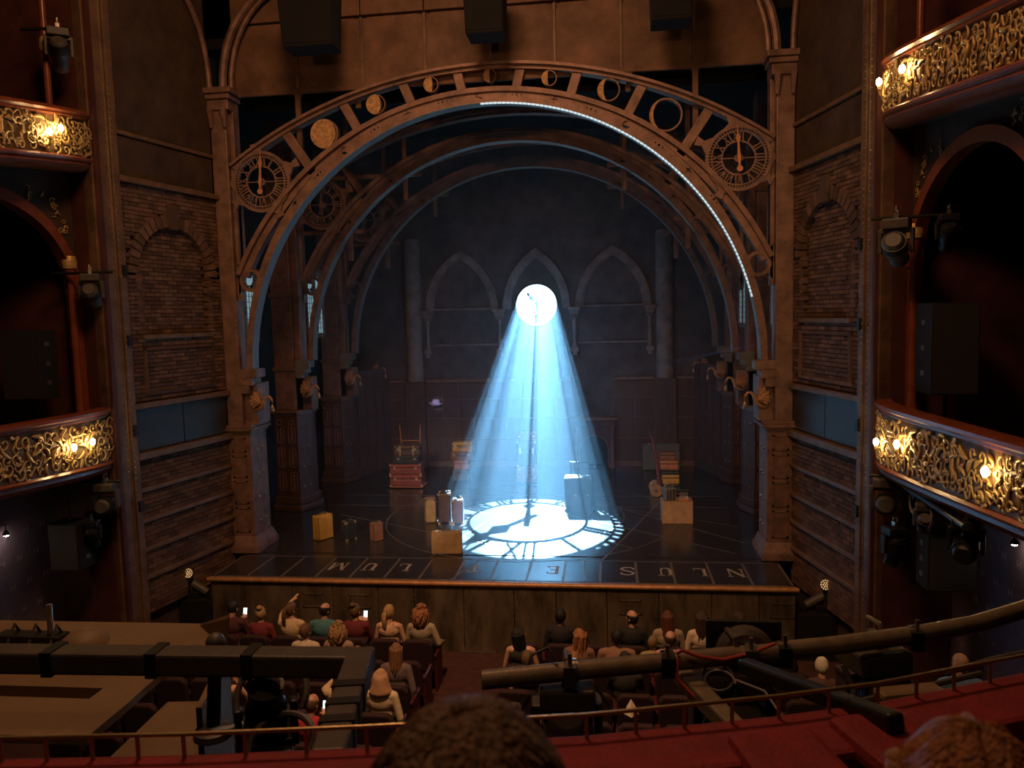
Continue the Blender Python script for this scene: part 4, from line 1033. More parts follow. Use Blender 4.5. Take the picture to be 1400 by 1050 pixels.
# ---- moving lights
def mover(loc, rotz, tilt, sc, label, hang=True, mat=None, group=None):
    mat = mat or GREYM
    a = thing('moving_light', label, 'stage light', loc, rotz, group); a.scale = (sc, sc, sc)
    k = -1 if hang else 1
    MB().box(-0.17, 0.17, -0.15, 0.15, min(0, k*0.14), max(0, k*0.14)).build('base', mat, a, bevel=0.02)
    for s in (-1, 1):
        MB().prism([(-0.07, k*0.14), (0.07, k*0.14), (0.05, k*0.46), (-0.05, k*0.46)], min(s*0.17, s*0.22), max(s*0.17, s*0.22), 'x').build('yoke_arm', mat, a, bevel=0.012)
    MB().box(-0.22, 0.22, -0.07, 0.07, min(k*0.13, k*0.19), max(k*0.13, k*0.19)).build('yoke_bridge', mat, a, bevel=0.01)
    T = Matrix.Translation((0, 0, k*0.40)) @ Matrix.Rotation(tilt, 4, 'X')
    h = MB().lathe([(0.10, -0.26), (0.135, -0.22), (0.15, -0.05), (0.15, 0.06), (0.125, 0.12), (0.12, 0.28), (0.13, 0.30)], 18, T).build('head', mat, a, smooth=True)
    MB().lathe([(0.105, 0.302), (0.09, 0.318), (0.0, 0.33)], 18, T).build('lens', LENS, h, smooth=True)
    f = MB()
    for i in range(5): f.lathe([(0.155, -0.20+i*0.035), (0.158, -0.19+i*0.035), (0.155, -0.18+i*0.035)], 18, T)
    f.build('cooling_fins', BLACKM, h, kind='stuff')
    if hang:
        b = MB(); b.box(-0.03, 0.03, -0.05, 0.05, 0, 0.09); b.tube([(0, -0.06, 0.1), (0, -0.06, 0.16), (0, 0.06, 0.16), (0, 0.06, 0.1)], 0.015, 6)
        b.build('clamp', STEEL, a)
    return a
def boom(p, q, label, r=0.025):
    return tag(MB().tube([p, q], r, 10).build('lighting_bar', BLACKM, smooth=True), label, 'bar')
sY, sT = 'yellow suitcase', 'sack truck'
boom((-6.7, -3.3, 5.62), (-5.75, -3.15, 5.62), 'black bar holding the moving light under the red arch, on the yellow suitcase side')
mover((-6.1, -3.2, 5.6), 0.4, -2.0, 0.85, 'grey moving light hung below the upper box, beside the red column')
boom((-6.75, -3.5, 9.35), (-6.0, -3.4, 9.35), 'black bar holding the moving light above the upper box on the yellow suitcase side')
mover((-6.16, -3.45, 9.33), 0.6, -2.3, 0.9, 'dark moving light hung above the upper box, by the slender red column')
boom((-6.5, -3.4, 2.22), (-5.75, -3.3, 2.22), 'black bar under the lower box with two bulbs')
mover((-6.0, -3.35, 2.2), 0.2, -1.6, 0.9, 'grey moving light hung under the lower box beside the square black monitor')
mover((-6.15, -3.55, 1.62), 0.3, -2.6, 0.62, 'small black lamp below the grey moving light, beside the square black monitor', mat=BLACKM)
boom((6.75, -3.7, 5.95), (5.8, -3.5, 5.95), 'black bar holding the moving light below the upper box, on the sack truck side')
mover((6.1, -3.6, 5.93), -0.5, -2.0, 1.0, 'grey moving light hung beside the red arch, above the large loudspeaker')
mover((6.62, -3.95, 5.93), -0.2, -2.4, 0.7, 'small dark moving light hung inside the red arch', mat=BLACKM)
boom((6.6, -3.6, 2.36), (5.85, -3.45, 2.36), 'black bar under the lower box with three bulbs, by the tower')
mover((6.05, -3.5, 2.34), -0.3, -1.7, 0.95, 'brown grey moving light hung under the lower box against the tower')
mover((6.1, -3.75, 1.70), 0.2, -2.8, 0.8, 'black moving light below the brown grey one by the tower', mat=BLACKM)
mover((6.2, -4.35, 2.30), -0.3, -2.5, 0.55, 'small lamp hung above the square black monitor under three bulbs', mat=GREYM)
mover((6.0, -5.0, 2.34), -0.3, -2.2, 0.6, 'small looped-cable lamp under the three-bulb box front', mat=GREYM)
mover((6.0, -6.1, 2.45), -0.6, -1.4, 0.8, 'black lamp under the single bulb of the three-bulb box front', mat=BLACKM)
boom((6.1, -4.0, 2.34), (5.85, -6.4, 2.44), 'long bar under the three-bulb box front carrying small lamps', 0.035)
# coiled cables under the boxes
for c, r, lb in (((6.04, -4.55, 2.23), 0.14, 'looped cable hanging above the square black monitor with three bulbs over it'), ((5.99, -5.05, 2.22), 0.17, 'larger looped cable beside the small lamp under the three-bulb box')):
    tag(MB().tube([(c[0], c[1]+r*math.cos(u), c[2]+r*math.sin(u)) for u in [2*PI*i/20 for i in range(20)]], 0.012, 6, closed=True).build('cable_loop', CABLE_G, smooth=True), lb, 'cable')
# lit wall lamps under the boxes
for x, y, z, lb in ((-7.08, -4.3, 1.65, 'small lit lamp on the lilac wall beside the square black monitor, nearer to it'), (-7.08, -4.55, 1.62, 'small lit lamp on the lilac wall beside the square black monitor, further from it'), (7.08, -5.0, 1.9, 'small lit lamp on the lilac wall under the three-bulb box')):
    a = thing('wall_lamp', lb, 'lamp', (x, y, z)); q = -1 if x > 0 else 1
    MB().tube([(-q*0.1, 0, 0.1), (q*0.05, 0, 0.1), (q*0.05, 0, 0.02)], 0.012, 6).build('arm', BLACKM, a)
    MB().lathe([(0.02, 0.02), (0.05, -0.03), (0.055, -0.05)], 12, Matrix.Translation((q*0.05, 0, 0))).build('shade', BLACKM, a, smooth=True)
    MB().ball((q*0.05, 0, -0.055), (0.035, 0.035, 0.02), 12, 8).build('bulb', M('white_bulb', (1, .9, .8), .3, 0, 0, 1, 0, emit=(1, .8, .6), estr=70), a)

# ---- floor lamps at the ends of the stage front
for s, sd in ((-1, sY), (1, sT)):
    led = S(MB().box(min(s*5.34, s*6.3), max(s*5.34, s*6.3), -1.5, 0.0, -1.4, -0.5).build('side_platform_' + ('left' if s < 0 else 'right'), BLACKM), 'low black platform at the end of the stage on the %s side' % sd, 'platform')
    a = thing('floor_lamp', 'floor lamp with round lit face and long barrel at the stage end, %s side' % sd, 'stage light', (s*5.85, -1.25, -0.5))
    MB().box(-0.16, 0.16, -0.14, 0.14, 0, 0.12).build('base', BLACKM, a, bevel=0.01)
    T = Matrix.Translation((0, 0, 0.26)) @ Matrix.Rotation(s*1.05, 4, 'Y')
    MB().lathe([(0.07, -0.35), (0.08, -0.3), (0.08, 0.1), (0.055, 0.12), (0.05, 0.35)], 14, T).build('barrel', GREYM, a, smooth=True)
    for k in (-1, 1): MB().box(-0.02, 0.02, k*0.13-0.012, k*0.13+0.012, 0.1, 0.34).build('yoke_arm', BLACKM, a)
    MB().lathe([(0.085, 0.0), (0.10, 0.03), (0.10, 0.06)], 16, Matrix.Translation((-s*0.02, -0.1, 0.50)) @ Matrix.Rotation(PI/2.4, 4, 'X')).build('face_ring', BLACKM, a, smooth=True)
    f = MB(); T2 = Matrix.Translation((-s*0.02, -0.1, 0.50)) @ Matrix.Rotation(PI/2.4, 4, 'X')
    for i in range(3):
        for j in range(1 if i == 0 else 6*i): u = 2*PI*j/(6*max(i, 1)); f.ball((0.038*i*math.cos(u), 0.038*i*math.sin(u), 0.062), 0.014, 8, 6, T2)
    f.build('led_dots', M('amber_led', (0.8, .5, .2), .3, 0, 0, 1, 0, emit=(1, .66, .3), estr=0.5), a, kind='stuff')

# ================================================================== stalls
stalls = S(MB().box(-8.4, 8.4, -12.4, -1.4, -1.45, -1.31).build('floor_stalls', CARPET), 'dark red carpeted stalls floor below the stage', 'floor')
for k in range(7):
    MB().box(-0.42, 0.46, -3.2-0.75*k-0.70, -3.2-0.75*k, -1.31, -1.29+0.012*k).build('aisle_step', CARPET, stalls, bevel=0.01)
    MB().box(-0.42, 0.46, -3.2-0.75*k-0.04, -3.2-0.75*k+0.005, -1.31, -1.28+0.012*k).build('step_nosing', SEATW, stalls)
MB().box(-0.55, 0.1, -1.62, -1.58, -1.31, -1.27).build('brass_strip', STEEL, stalls)
ROWS = [-2.82, -3.58, -4.34, -5.10, -5.86, -6.62]
def make_seat():
    a = thing('theatre_chair', 'x', 'chair')
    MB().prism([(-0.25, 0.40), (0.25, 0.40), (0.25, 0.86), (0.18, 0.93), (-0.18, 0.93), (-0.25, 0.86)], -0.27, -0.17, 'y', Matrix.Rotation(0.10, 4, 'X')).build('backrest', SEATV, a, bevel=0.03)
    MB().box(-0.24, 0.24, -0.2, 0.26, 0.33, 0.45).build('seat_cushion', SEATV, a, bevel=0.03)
    for s in (-1, 1): 
        MB().box(s*0.265-0.025, s*0.265+0.025, -0.26, 0.22, 0.58, 0.63).build('armrest', SEATW, a, bevel=0.015)
        MB().box(s*0.265-0.02, s*0.265+0.02, -0.24, 0.18, 0.0, 0.59).build('side_standard', SEATW, a, bevel=0.01)
    return a
seat0 = make_seat(); first = True
NTH = ['first', 'second', 'third', 'fourth', 'fifth', 'sixth', 'seventh', 'eighth']
ORD = ['front', 'second', 'third', 'fourth', 'fifth', 'sixth']
for r, Y in enumerate(ROWS):
    for blk, xs in (('yellow suitcase', [-0.93-0.555*k for k in range(8 if r < 5 else 6)]), ('sack truck', [0.82+0.555*k for k in range(8 if r < 3 else 7)])):
        pass
        gp = '%s row chairs, %s side' % (ORD[r], blk)
        for kx, x in enumerate(xs):
            lb = 'dark red velvet chair %s from the aisle in the %s row, %s side' % (NTH[kx], ORD[r], blk)
            if first: o = seat0; first = False; o.location = (x, Y, -1.31); o['label'] = lb; o['group'] = gp
            else: copytree(seat0, (x, Y, -1.31), (0, 0, 0), None, lb, gp)

# ================================================================== the circle we sit in
RAIL = [(-2.2, -13.0), (-0.6, -12.93), (0.49, -12.87), (1.0, -12.81), (1.5, -12.73), (2.11, -12.62), (2.67, -12.47), (2.98, -12.37), (3.51, -12.14), (4.4, -11.62), (5.3, -10.95)]
def offs(d):
    out = []
    for i, p in enumerate(RAIL):
        q, r = RAIL[max(0, i-1)], RAIL[min(len(RAIL)-1, i+1)]
        t = Vector((r[0]-q[0], r[1]-q[1])).normalized(); out.append((p[0]+t.y*d, p[1]-t.x*d))
    return out
def pathslab(mb, d0, d1, z0, z1):
    A, B = offs(d0), offs(d1); vs = []
    for p, q in zip(A, B): vs += [(p[0], p[1], z0), (q[0], q[1], z0), (q[0], q[1], z1), (p[0], p[1], z1)]
    m = len(A); fs = [(4*i+k, 4*i+(k+1) % 4, 4*i+4+(k+1) % 4, 4*i+4+k) for i in range(m-1) for k in range(4)] + [(0, 1, 2, 3), (4*m-1, 4*m-2, 4*m-3, 4*m-4)]
    return mb.add(vs, fs)
S(MB().box(-3.0, 6.5, -16.5, -13.05, 2.85, 3.0).build('floor_circle', CARPET), 'carpeted floor of the circle behind the velvet parapet', 'floor')
par = pathslab(MB(), 0.02, 0.20, 2.75, 3.50).build('circle_parapet', DARKWALL); S(par, 'red velvet topped parapet of the circle below the thin brass rail', 'parapet')
pathslab(MB(), -0.03, 0.20, 3.48, 3.555).build('velvet_ledge', VELVET, par, bevel=0.02)
pathslab(MB(), 0.20, 0.48, 3.38, 3.44).build('velvet_shelf', VELVET_L, par, bevel=0.02)
rl = thing('brass_rail', 'thin brass safety rail on posts along the velvet parapet', 'rail')
MB().tube([(x, y, 3.625) for x, y in RAIL], 0.0065, 8).build('top_bar', M('dull_brass', (0.36, 0.25, 0.13), 0.35, 0.6, 0.2, 8, 0.05), rl, smooth=True)
pm = MB().lathe([(0.009, 0), (0.006, 0.01), (0.006, 0.075)], 8).mesh('post')
for p, q in zip(RAIL, RAIL[1:]):
    L = math.dist(p, q); n = max(1, round(L/0.145))
    for i in range(n):
        t = i/n; link('post', pm, MATS['dull_brass'], rl, (p[0]+(q[0]-p[0])*t, p[1]+(q[1]-p[1])*t, 3.55))
for (x, y), rz, lb in (((2.66, -12.72), 0.24, 'bright red velvet pad on the parapet under the slanting black bar'), ((2.97, -12.60), 0.32, 'smaller red velvet pad on the parapet beside the slanting black bar')):
    a = tag(MB().box(-0.13, 0.13, -0.17, 0.17, 0, 0.08).build('velvet_pad', VELVET_L, None, (x, y, 3.50), (0, 0, rz), bevel=0.03), lb, 'cushion')
a = tag(MB().box(-0.07, 0.07, -0.035, 0.035, 0, 0.02).build('wooden_plaque', BOARD, None, (2.36, -12.86, 3.44), (0, 0, 0.2), bevel=0.004), 'small pale wooden plaque lying on the velvet shelf', 'plaque')

# ---- lighting rig in front of the circle
def bar(name, pts, w, h, label, mat=BLACKM, straps=()):
    a = thing(name, label, 'bar'); mb = MB()
    for p, q in zip(pts, pts[1:]):
        p, q = Vector(p), Vector(q); d = q-p; L = d.length
        R = d.to_track_quat('Y', 'Z').to_matrix().to_4x4()
        MB().box(-w/2, w/2, -w/2, L+w/2, -h/2, h/2, Matrix.Translation(p) @ R).build('beam', mat, a, bevel=0.012)
        for t in straps: MB().box(-w/2-.006, w/2+.006, L*t-0.025, L*t+0.025, -h/2-.006, h/2+.006, Matrix.Translation(p) @ R).build('strap', BLACKM, a)
    return a
bar('padded_frame', [(-1.3, -11.74, 3.28), (1.10, -11.63, 3.28), (1.24, -12.35, 3.30)], 0.115, 0.10, 'dark padded steel frame in front of the tan light box', GREYM, (0.62, 0.8, 0.42))
tray = thing('light_box', 'tan hardboard light box behind the padded frame', 'box')
for pl in ([(-1.9, -11.72), (-0.19, -11.66), (-0.195, -11.325), (-1.9, -11.36)], [(-1.9, -11.25), (-0.205, -11.215), (-0.21, -11.02), (-1.9, -11.05)], [(-0.42, -11.3295), (-0.195, -11.325), (-0.205, -11.215), (-0.42, -11.2195)]):
    MB().prism(pl, 2.86, 2.90, 'z').build('base_board', BOARD, tray)
MB().prism([(-1.9, -11.40), (-0.36, -11.38), (-0.36, -11.18), (-1.9, -11.20)], 2.74, 2.76, 'z').build('slot_floor', BOARD, tray)
for y0, y1 in ((-11.375, -11.36), (-11.25, -11.235)):
    MB().prism([(-1.9, y0), (-0.42, y0+0.03), (-0.42, y1+0.03), (-1.9, y1)], 2.75, 2.87, 'z').build('slot_side', BOARD, tray)
MB().prism([(-1.9, -10.98), (0.10, -10.93), (-0.21, -10.62), (-1.9, -10.66)], 2.97, 3.0, 'z').build('back_board', BOARD, tray)
MB().prism([(-1.9, -11.08), (-0.2, -11.04), (-0.2, -10.95), (-1.9, -10.99)], 2.86, 3.0, 'z').build('riser_board', BOARD, tray)
MB().add([(-0.23, -10.63, 2.99), (0.11, -10.93, 2.99), (0.12, -10.92, 3.16), (-0.22, -10.62, 2.99), (-0.215, -10.62, 3.0), (0.125, -10.91, 3.18)], [(0, 1, 2), (3, 5, 4), (0, 2, 5, 3), (1, 4, 5, 2)]).build('corner_flap', BOARD, tray)
MB().prism([(0.10, -10.95), (0.13, -10.95), (0.31, -11.55), (0.28, -11.55)], 2.3, 3.0, 'z').build('side_board', BOARD, tray)
MB().prism([(-0.2, -11.02), (0.12, -10.98), (0.3, -11.55), (-0.17, -11.66)], 2.70, 2.73, 'z').build('lower_board', BOARD, tray)
clp = thing('rig_clamp', 'cluster of clamps and a black vent on the tan light box', 'clamp', (-0.95, -10.93, 3.0))
MB().box(-0.30, 0.10, -0.05, 0.05, 0, 0.05).build('vent_body', BLACKM, clp, bevel=0.006)
MB().lathe([(0.13, 0), (0.12, 0.03), (0.07, 0.07), (0.0, 0.08)], 16, Matrix.Translation((0.22, 0, 0))).build('dome_cover', BOARD, clp, smooth=True)
for k in range(3): MB().tube([(-0.2+k*0.13, -0.07, 0.0), (-0.2+k*0.13, 0, 0.10), (-0.2+k*0.13, 0.06, 0.0)], 0.010, 6).build('hook', GREYM, clp)
MB().tube([(0.02, 0, 0.05), (0.02, 0, 0.22)], 0.016, 8).build('bolt', STEEL, clp)
# standing lamp stem beside the box
stm = thing('lamp_stem', 'black lamp stem with pale connector on a small base, inside the padded frame', 'lamp', (0.36, -11.55, 2.87))
MB().tube([(0, 0, 0.02), (0, 0.03, 0.2), (-0.02, 0.1, 0.40)], 0.032, 10).build('stem', BLACKM, stm, smooth=True)
MB().ball((-0.02, 0.1, 0.40), 0.045, 12, 8).build('joint', GREYM, stm, smooth=True)
MB().lathe([(0.09, 0), (0.085, 0.03), (0.04, 0.05)], 14).build('base', GREYM, stm, smooth=True)
MB().tube([(0.0, -0.03, 0.03), (0.09, -0.02, 0.04), (0.15, 0.01, 0.05)], 0.022, 8).build('connector', M('pale_blue_plug', (0.35, 0.42, 0.48), .4), stm, smooth=True)
mover((0.62, -11.55, 2.75), 0.5, 0.5, 0.62, 'dark moving light with ring handles inside the padded frame', hang=False, mat=BLACKM)
for c, r, tl, lb in (((0.60, -11.45, 3.02), 0.17, 0.9, 'dark curved cable hoop over the moving light in the padded frame'), ((0.76, -11.72, 2.95), 0.14, 0.5, 'smaller cable hoop beside the moving light in the padded frame')):
    tag(MB().tube([(c[0]+r*math.cos(u), c[1]+r*math.sin(u)*math.cos(tl), c[2]+r*math.sin(u)*math.sin(tl)) for u in [-0.3+3.9*i/22 for i in range(23)]], 0.016, 8).build('cable_hoop', GREYM, smooth=True), lb, 'cable')
# the long pipe
pipe = thing('lighting_pipe', 'long grey steel lighting pipe in front of the red parapet', 'pipe')
PP = [(1.57, -11.29, 3.05), (1.98, -11.17, 3.05), (2.77, -10.95, 3.05), (3.03, -10.89, 3.05)]
MB().tube(PP, 0.046, 14).build('pipe_section', PIPE, pipe, smooth=True)
MB().tube([(3.0, -10.9, 3.06), (3.29, -10.82, 3.06), (3.74, -10.66, 3.06)], 0.046, 14).build('pipe_section', PIPE, pipe, smooth=True)
MB().tube([(3.72, -10.67, 3.06), (4.1, -10.5, 3.06), (4.46, -10.27, 3.06), (5.2, -9.7, 3.06)], 0.046, 14).build('pipe_section', PIPE, pipe, smooth=True)
for x, y in ((1.985, -11.17), (2.86, -10.93), (3.03, -10.89), (3.73, -10.66), (2.45, -11.04)):
    b = MB(); b.tube([(x-0.02, y, 3.05), (x+0.03, y+0.012, 3.05)], 0.056, 12); b.box(x-0.03, x+0.03, y-0.075, y-0.02, 3.0, 3.10)
    c = b.build('coupler', STEEL if x < 2.2 or 2.8 < x < 2.9 else BLACKM, pipe, smooth=True)
    MB().tube([(x, y-0.05, 3.05), (x, y-0.05, 3.16)], 0.011, 8).build('bolt', STEEL, c)
# fixtures under and on the pipe
mover((1.96, -11.12, 2.98), 0.1, -2.7, 0.78, 'grey moving light with twin side panels under the free end of the pipe')
mover((2.78, -10.88, 2.98), 0.2, -2.4, 0.95, 'large grey moving light with coiled cable under the middle of the pipe')
mover((3.55, -10.62, 2.98), 0.3, -2.2, 0.85, 'dark finned light under the pipe beside the bald man in blue')
mover((4.75, -10.02, 2.98), 0.5, -2.6, 0.6, 'black lamp under the pipe past the bald man in blue', mat=BLACKM)
bar('steel_arm', [(2.54, -10.95, 2.93), (2.76, -11.55, 2.93)], 0.085, 0.085, 'grey square steel arm running from the pipe to the parapet', PIPE)
bar('slanting_bar', [(2.69, -11.85, 3.42), (2.955, -12.55, 3.605)], 0.055, 0.055, 'black square bar slanting from the rig onto the red pads', BLACKM)
rk = thing('gel_ring', 'round dark lamp ring standing behind the pipe near the red cable', 'lamp', (2.86, -10.78, 3.0))
MB().lathe([(0.13, 0), (0.15, 0.02), (0.15, 0.08), (0.13, 0.10)], 24, Matrix.Rotation(PI/2, 4, 'X')).build('ring', GREYM, rk, smooth=True)
MB().box(-0.19, 0.19, 0.0, 0.03, -0.15, 0.16).build('back_plate', BLACKM, rk, bevel=0.01)
tag(MB().tube([(2.50, -11.05, 3.10), (2.52, -11.08, 3.13), (2.60, -11.08, 3.10), (2.72, -11.02, 3.06), (2.86, -10.98, 3.08), (2.98, -10.95, 3.12)], 0.009, 8).build('red_cable', CABLE_R, smooth=True), 'red cable draped along the grey pipe', 'cable')
tag(MB().tube([(2.50, -11.06, 3.08), (2.49, -11.10, 3.0), (2.57, -11.15, 2.93), (2.60, -11.15, 2.92)], 0.009, 8).build('red_cable', CABLE_R, smooth=True), 'short end of red cable hanging from the pipe to the steel arm', 'cable')
tag(MB().tube([(2.70+0.07*math.cos(u), -11.08+0.03*math.sin(u)+0.01*u, 2.97+0.045*math.sin(u)) for u in [0.35*i for i in range(40)]], 0.006, 6).build('coiled_cable', CABLE_G, smooth=True), 'pale coiled cable on the large moving light', 'cable')
tag(MB().tube([(2.76, -11.05, 2.98), (2.90, -11.1, 2.95), (2.96, -11.2, 2.88)], 0.006, 6).build('loose_cable', CABLE_G, smooth=True), 'pale loose cable running from the coil to the pipe end', 'cable')
for pts, lb in (([(1.80, -11.28, 2.98), (1.75, -11.32, 2.9), (1.72, -11.3, 2.75), (1.76, -11.2, 2.62)], 'black cable curving round the light at the free end of the pipe'), ([(2.1, -11.2, 3.0), (2.2, -11.25, 2.88), (2.18, -11.2, 2.72)], 'black cable dropping from the free end of the pipe'), ([(1.92, -11.2, 3.11), (1.88, -11.16, 3.16), (1.8, -11.18, 3.13), (1.76, -11.24, 3.06)], 'thin black safety loop on top of the pipe end')):
    tag(MB().tube(pts, 0.008, 6).build('black_cable', CABLE_B, smooth=True), lb, 'cable')
tag(MB().box(-0.16, 0.16, -0.05, 0.05, 0, 0.05).build('tan_case', BOARD, None, (3.58, -11.02, 2.9), (0, 0, 0.25), bevel=0.02), 'tan flat case on the rig beside the red parapet', 'case')
for pts, lb in (([(3.30, -10.95, 3.02), (3.34, -11.0, 2.92), (3.32, -11.02, 2.85)], 'short black yoke cable under the pipe joint'), ([(3.85, -10.75, 2.9), (4.1, -10.7, 2.96), (4.4, -10.6, 2.98), (4.6, -10.4, 3.0)], 'dark cable bundle along the rig past the bald man in blue'), ([(3.2, -11.1, 2.88), (3.6, -10.95, 2.9), (4.0, -10.8, 2.93)], 'long dark cable lying along the rig behind the parapet')):
    tag(MB().tube(pts, 0.014, 6).build('rig_cable', GREYM, smooth=True), lb, 'cable')
# ================================================================== luggage on the stage
def leather(name, col, rough=0.45): return M(name, col, rough, 0, 0.22, 7, 0.15, 45)
L_YEL = leather('mustard_leather', (0.52, 0.29, 0.055)); L_BLK = leather('black_leather', (0.022, 0.024, 0.028)); L_BRN = leather('brown_leather', (0.20, 0.085, 0.045))
L_TAN = leather('tan_canvas', (0.34, 0.23, 0.12), 0.7); L_RED = leather('oxblood_leather', (0.23, 0.045, 0.038)); L_ORG = leather('orange_leather', (0.42, 0.15, 0.06))
L_GRY = leather('grey_green_canvas', (0.14, 0.14, 0.115), 0.7); L_DBR = leather('dark_brown_leather', (0.085, 0.045, 0.035)); L_KRF = leather('kraft_board', (0.40, 0.235, 0.125), 0.8)
BRASS = M('luggage_brass', (0.62, 0.50, 0.32), 0.3, 0.8, 0.15, 10, 0.05)
def case(label, loc, rotz, w, d, h, mat, trim=L_BRN, handle='top', corners=True, latches=True, straps=0, seam='y', cat='suitcase', name='suitcase', tilt=None, group=None):
    a = thing(name, label, cat, loc, rotz, group)
    if tilt: a.rotation_euler = (0, tilt, rotz)
    r = min(w, d, h)*0.12
    if seam == 'y':   # two shells side by side in depth
        MB().box(-w/2, w/2, -d/2, d*0.1-0.004, 0, h).build('body', mat, a, bevel=r); MB().box(-w/2, w/2, d*0.1+0.004, d/2, 0, h).build('lid', mat, a, bevel=r)
        sm = MB().box(-w/2+r*0.6, w/2-r*0.6, d*0.1-0.006, d*0.1+0.006, r*0.6, h-r*0.6)
        tr = MB()
        for y in (-d/2+0.012, d/2-0.012): tr.tube([(-w/2+r*.5, y, r*.4), (w/2-r*.5, y, r*.4), (w/2-r*.4, y, h-r*.5), (-w/2+r*.4, y, h-r*.5)], 0.011, 6, closed=True)
        tr.build('piping', trim, a, smooth=True)
    else:
        MB().box(-w/2, w/2, -d/2, d/2, 0, h*0.62-0.004).build('body', mat, a, bevel=r); MB().box(-w/2, w/2, -d/2, d/2, h*0.62+0.004, h).build('lid', mat, a, bevel=r)
        sm = MB().box(-w/2+.01, w/2-.01, -d/2+.01, d/2-.01, h*0.6, h*0.64)
    sm.build('seam', trim, a)
    if handle == 'top':
        MB().tube([(-0.075, d*0.0, h-0.01), (-0.07, d*0.0, h+0.04), (0.0, d*0.0, h+0.052), (0.07, d*0.0, h+0.04), (0.075, d*0.0, h-0.01)], 0.013, 8).build('handle', trim, a, smooth=True)
        if latches:
            for k in (-1, 1): MB().box(k*w*0.32-0.03, k*w*0.32+0.03, d*0.1-0.03, d*0.1+0.03, h-0.005, h+0.012).build('latch', BRASS, a, bevel=0.004)
    elif handle == 'front':
        MB().tube([(-0.09, -d/2+.01, h*0.55), (-0.08, -d/2-.03, h*0.50), (0.08, -d/2-.03, h*0.50), (0.09, -d/2+.01, h*0.55)], 0.012, 8).build('handle', trim, a, smooth=True)
        if latches:
            for k in (-1, 1): MB().box(k*w*0.33-0.035, k*w*0.33+0.035, -d/2-.012, -d/2+.01, h*0.52, h*0.74).build('latch', BRASS, a, bevel=0.004)
    if corners:
        c = MB().box(-0.03, 0.03, -0.03, 0.03, -0.03, 0.03).mesh('corner')
        for x in (-1, 1):
            for z in (0, 1):
                o = link('corner', c, BRASS if straps != 9 else trim, a, (x*(w/2-0.022), -d/2+0.022, 0.022 if z == 0 else h-0.022)); o.scale = (0.9, 0.9, 0.9)
    for k in range(straps if straps < 9 else 0):
        x = -w*0.25+k*w*0.5
        t = MB(); t.box(x-.02, x+.02, -d/2-.006, d/2+.006, -.0, h+.006); s_ = t.build('strap', L_TAN, a)
        MB().box(x-.03, x+.03, -d/2-.016, -d/2-.004, h*0.45, h*0.62).build('buckle', BRASS, s_)
    return a
case('mustard yellow suitcase standing alone near the bronze pilaster', (-4.06, 0.98, 0), math.radians(58), 0.40, 0.23, 0.54, L_YEL, L_DBR, corners=False)
case('black case with brass lock standing between yellow and small brown cases', (-3.46, 0.92, 0), math.radians(52), 0.26, 0.21, 0.42, L_BLK, L_BLK)
case('small brown case with orange end standing beside the black case', (-2.83, 0.90, 0), math.radians(50), 0.24, 0.18, 0.40, L_BRN, L_BLK, corners=False)
case('tan canvas suitcase with dark piping standing on the lettered floor edge', (-1.11, 0.10, 0), math.radians(6), 0.62, 0.19, 0.45, L_TAN, L_DBR, corners=False)
case('tan upright case with dark corners, in the trio by the light pool', (-2.00, 2.42, 0), math.radians(18), 0.27, 0.30, 0.56, L_TAN, L_DBR, straps=9)
case('tall dark brown upright trunk, middle of the trio by the light pool', (-1.66, 2.45, 0), math.radians(10), 0.30, 0.34, 0.70, L_DBR, L_BLK)
case('reddish brown upright case, in the trio by the light pool, nearest the light', (-1.33, 2.40, 0), math.radians(5), 0.25, 0.30, 0.56, L_BRN, L_BLK)
# red trunks
case('oxblood red trunk at the bottom of the stack with the U frame', (-3.50, 6.02, 0.06), 0.05, 0.92, 0.50, 0.33, L_RED, L_BRN, 'front', seam='z', cat='trunk', name='trunk')
case('oxblood red trunk with brass studs, second from the floor in its stack', (-3.51, 6.02, 0.39), 0.04, 0.90, 0.48, 0.30, L_RED, L_BRN, 'front', seam='z', cat='trunk', name='trunk')
case('flat black case with brass latches lying on the red trunks', (-3.46, 6.0, 0.69), 0.03, 0.70, 0.44, 0.24, L_BLK, L_BLK, 'front', seam='z', corners=False)
case('dark brown case with two tan straps on top of the red trunk stack', (-3.45, 6.0, 0.93), 0.05, 0.74, 0.44, 0.28, L_DBR, L_BLK, 'front', seam='z', corners=False, straps=2)
def trolley(label, loc, w, d, zt, hbar, mat=L_BRN, splay=0.03):
    a = thing('luggage_trolley', label, 'trolley', loc)
    MB().box(-w/2, w/2, -d/2, d/2, 0.035, 0.06).build('deck', mat, a)
    for x in (-1, 1):
        for y in (-1, 1): MB().lathe([(0.034, -0.012), (0.036, 0), (0.034, 0.012)], 12, Matrix.Translation((x*(w/2-.05), y*(d/2-.05), 0.036)) @ Matrix.Rotation(PI/2, 4, 'Y')).build('wheel', BLACKM, a, smooth=True)
        MB().tube([(x*w*0.30, d/2-0.02, 0.05), (x*w*0.30, d/2-0.02, hbar), (x*(w*0.30+splay), d/2-0.02, zt)], 0.016, 8).build('post', mat, a, smooth=True)
    MB().tube([(-w*0.30, d/2-0.02, hbar), (w*0.30, d/2-0.02, hbar)], 0.014, 8).build('crossbar', mat, a, smooth=True)
    return a
trolley('luggage trolley with open U-shaped red frame under the oxblood trunks', (-3.47, 6.08, 0), 0.92, 0.62, 1.72, 1.26, L_ORG)
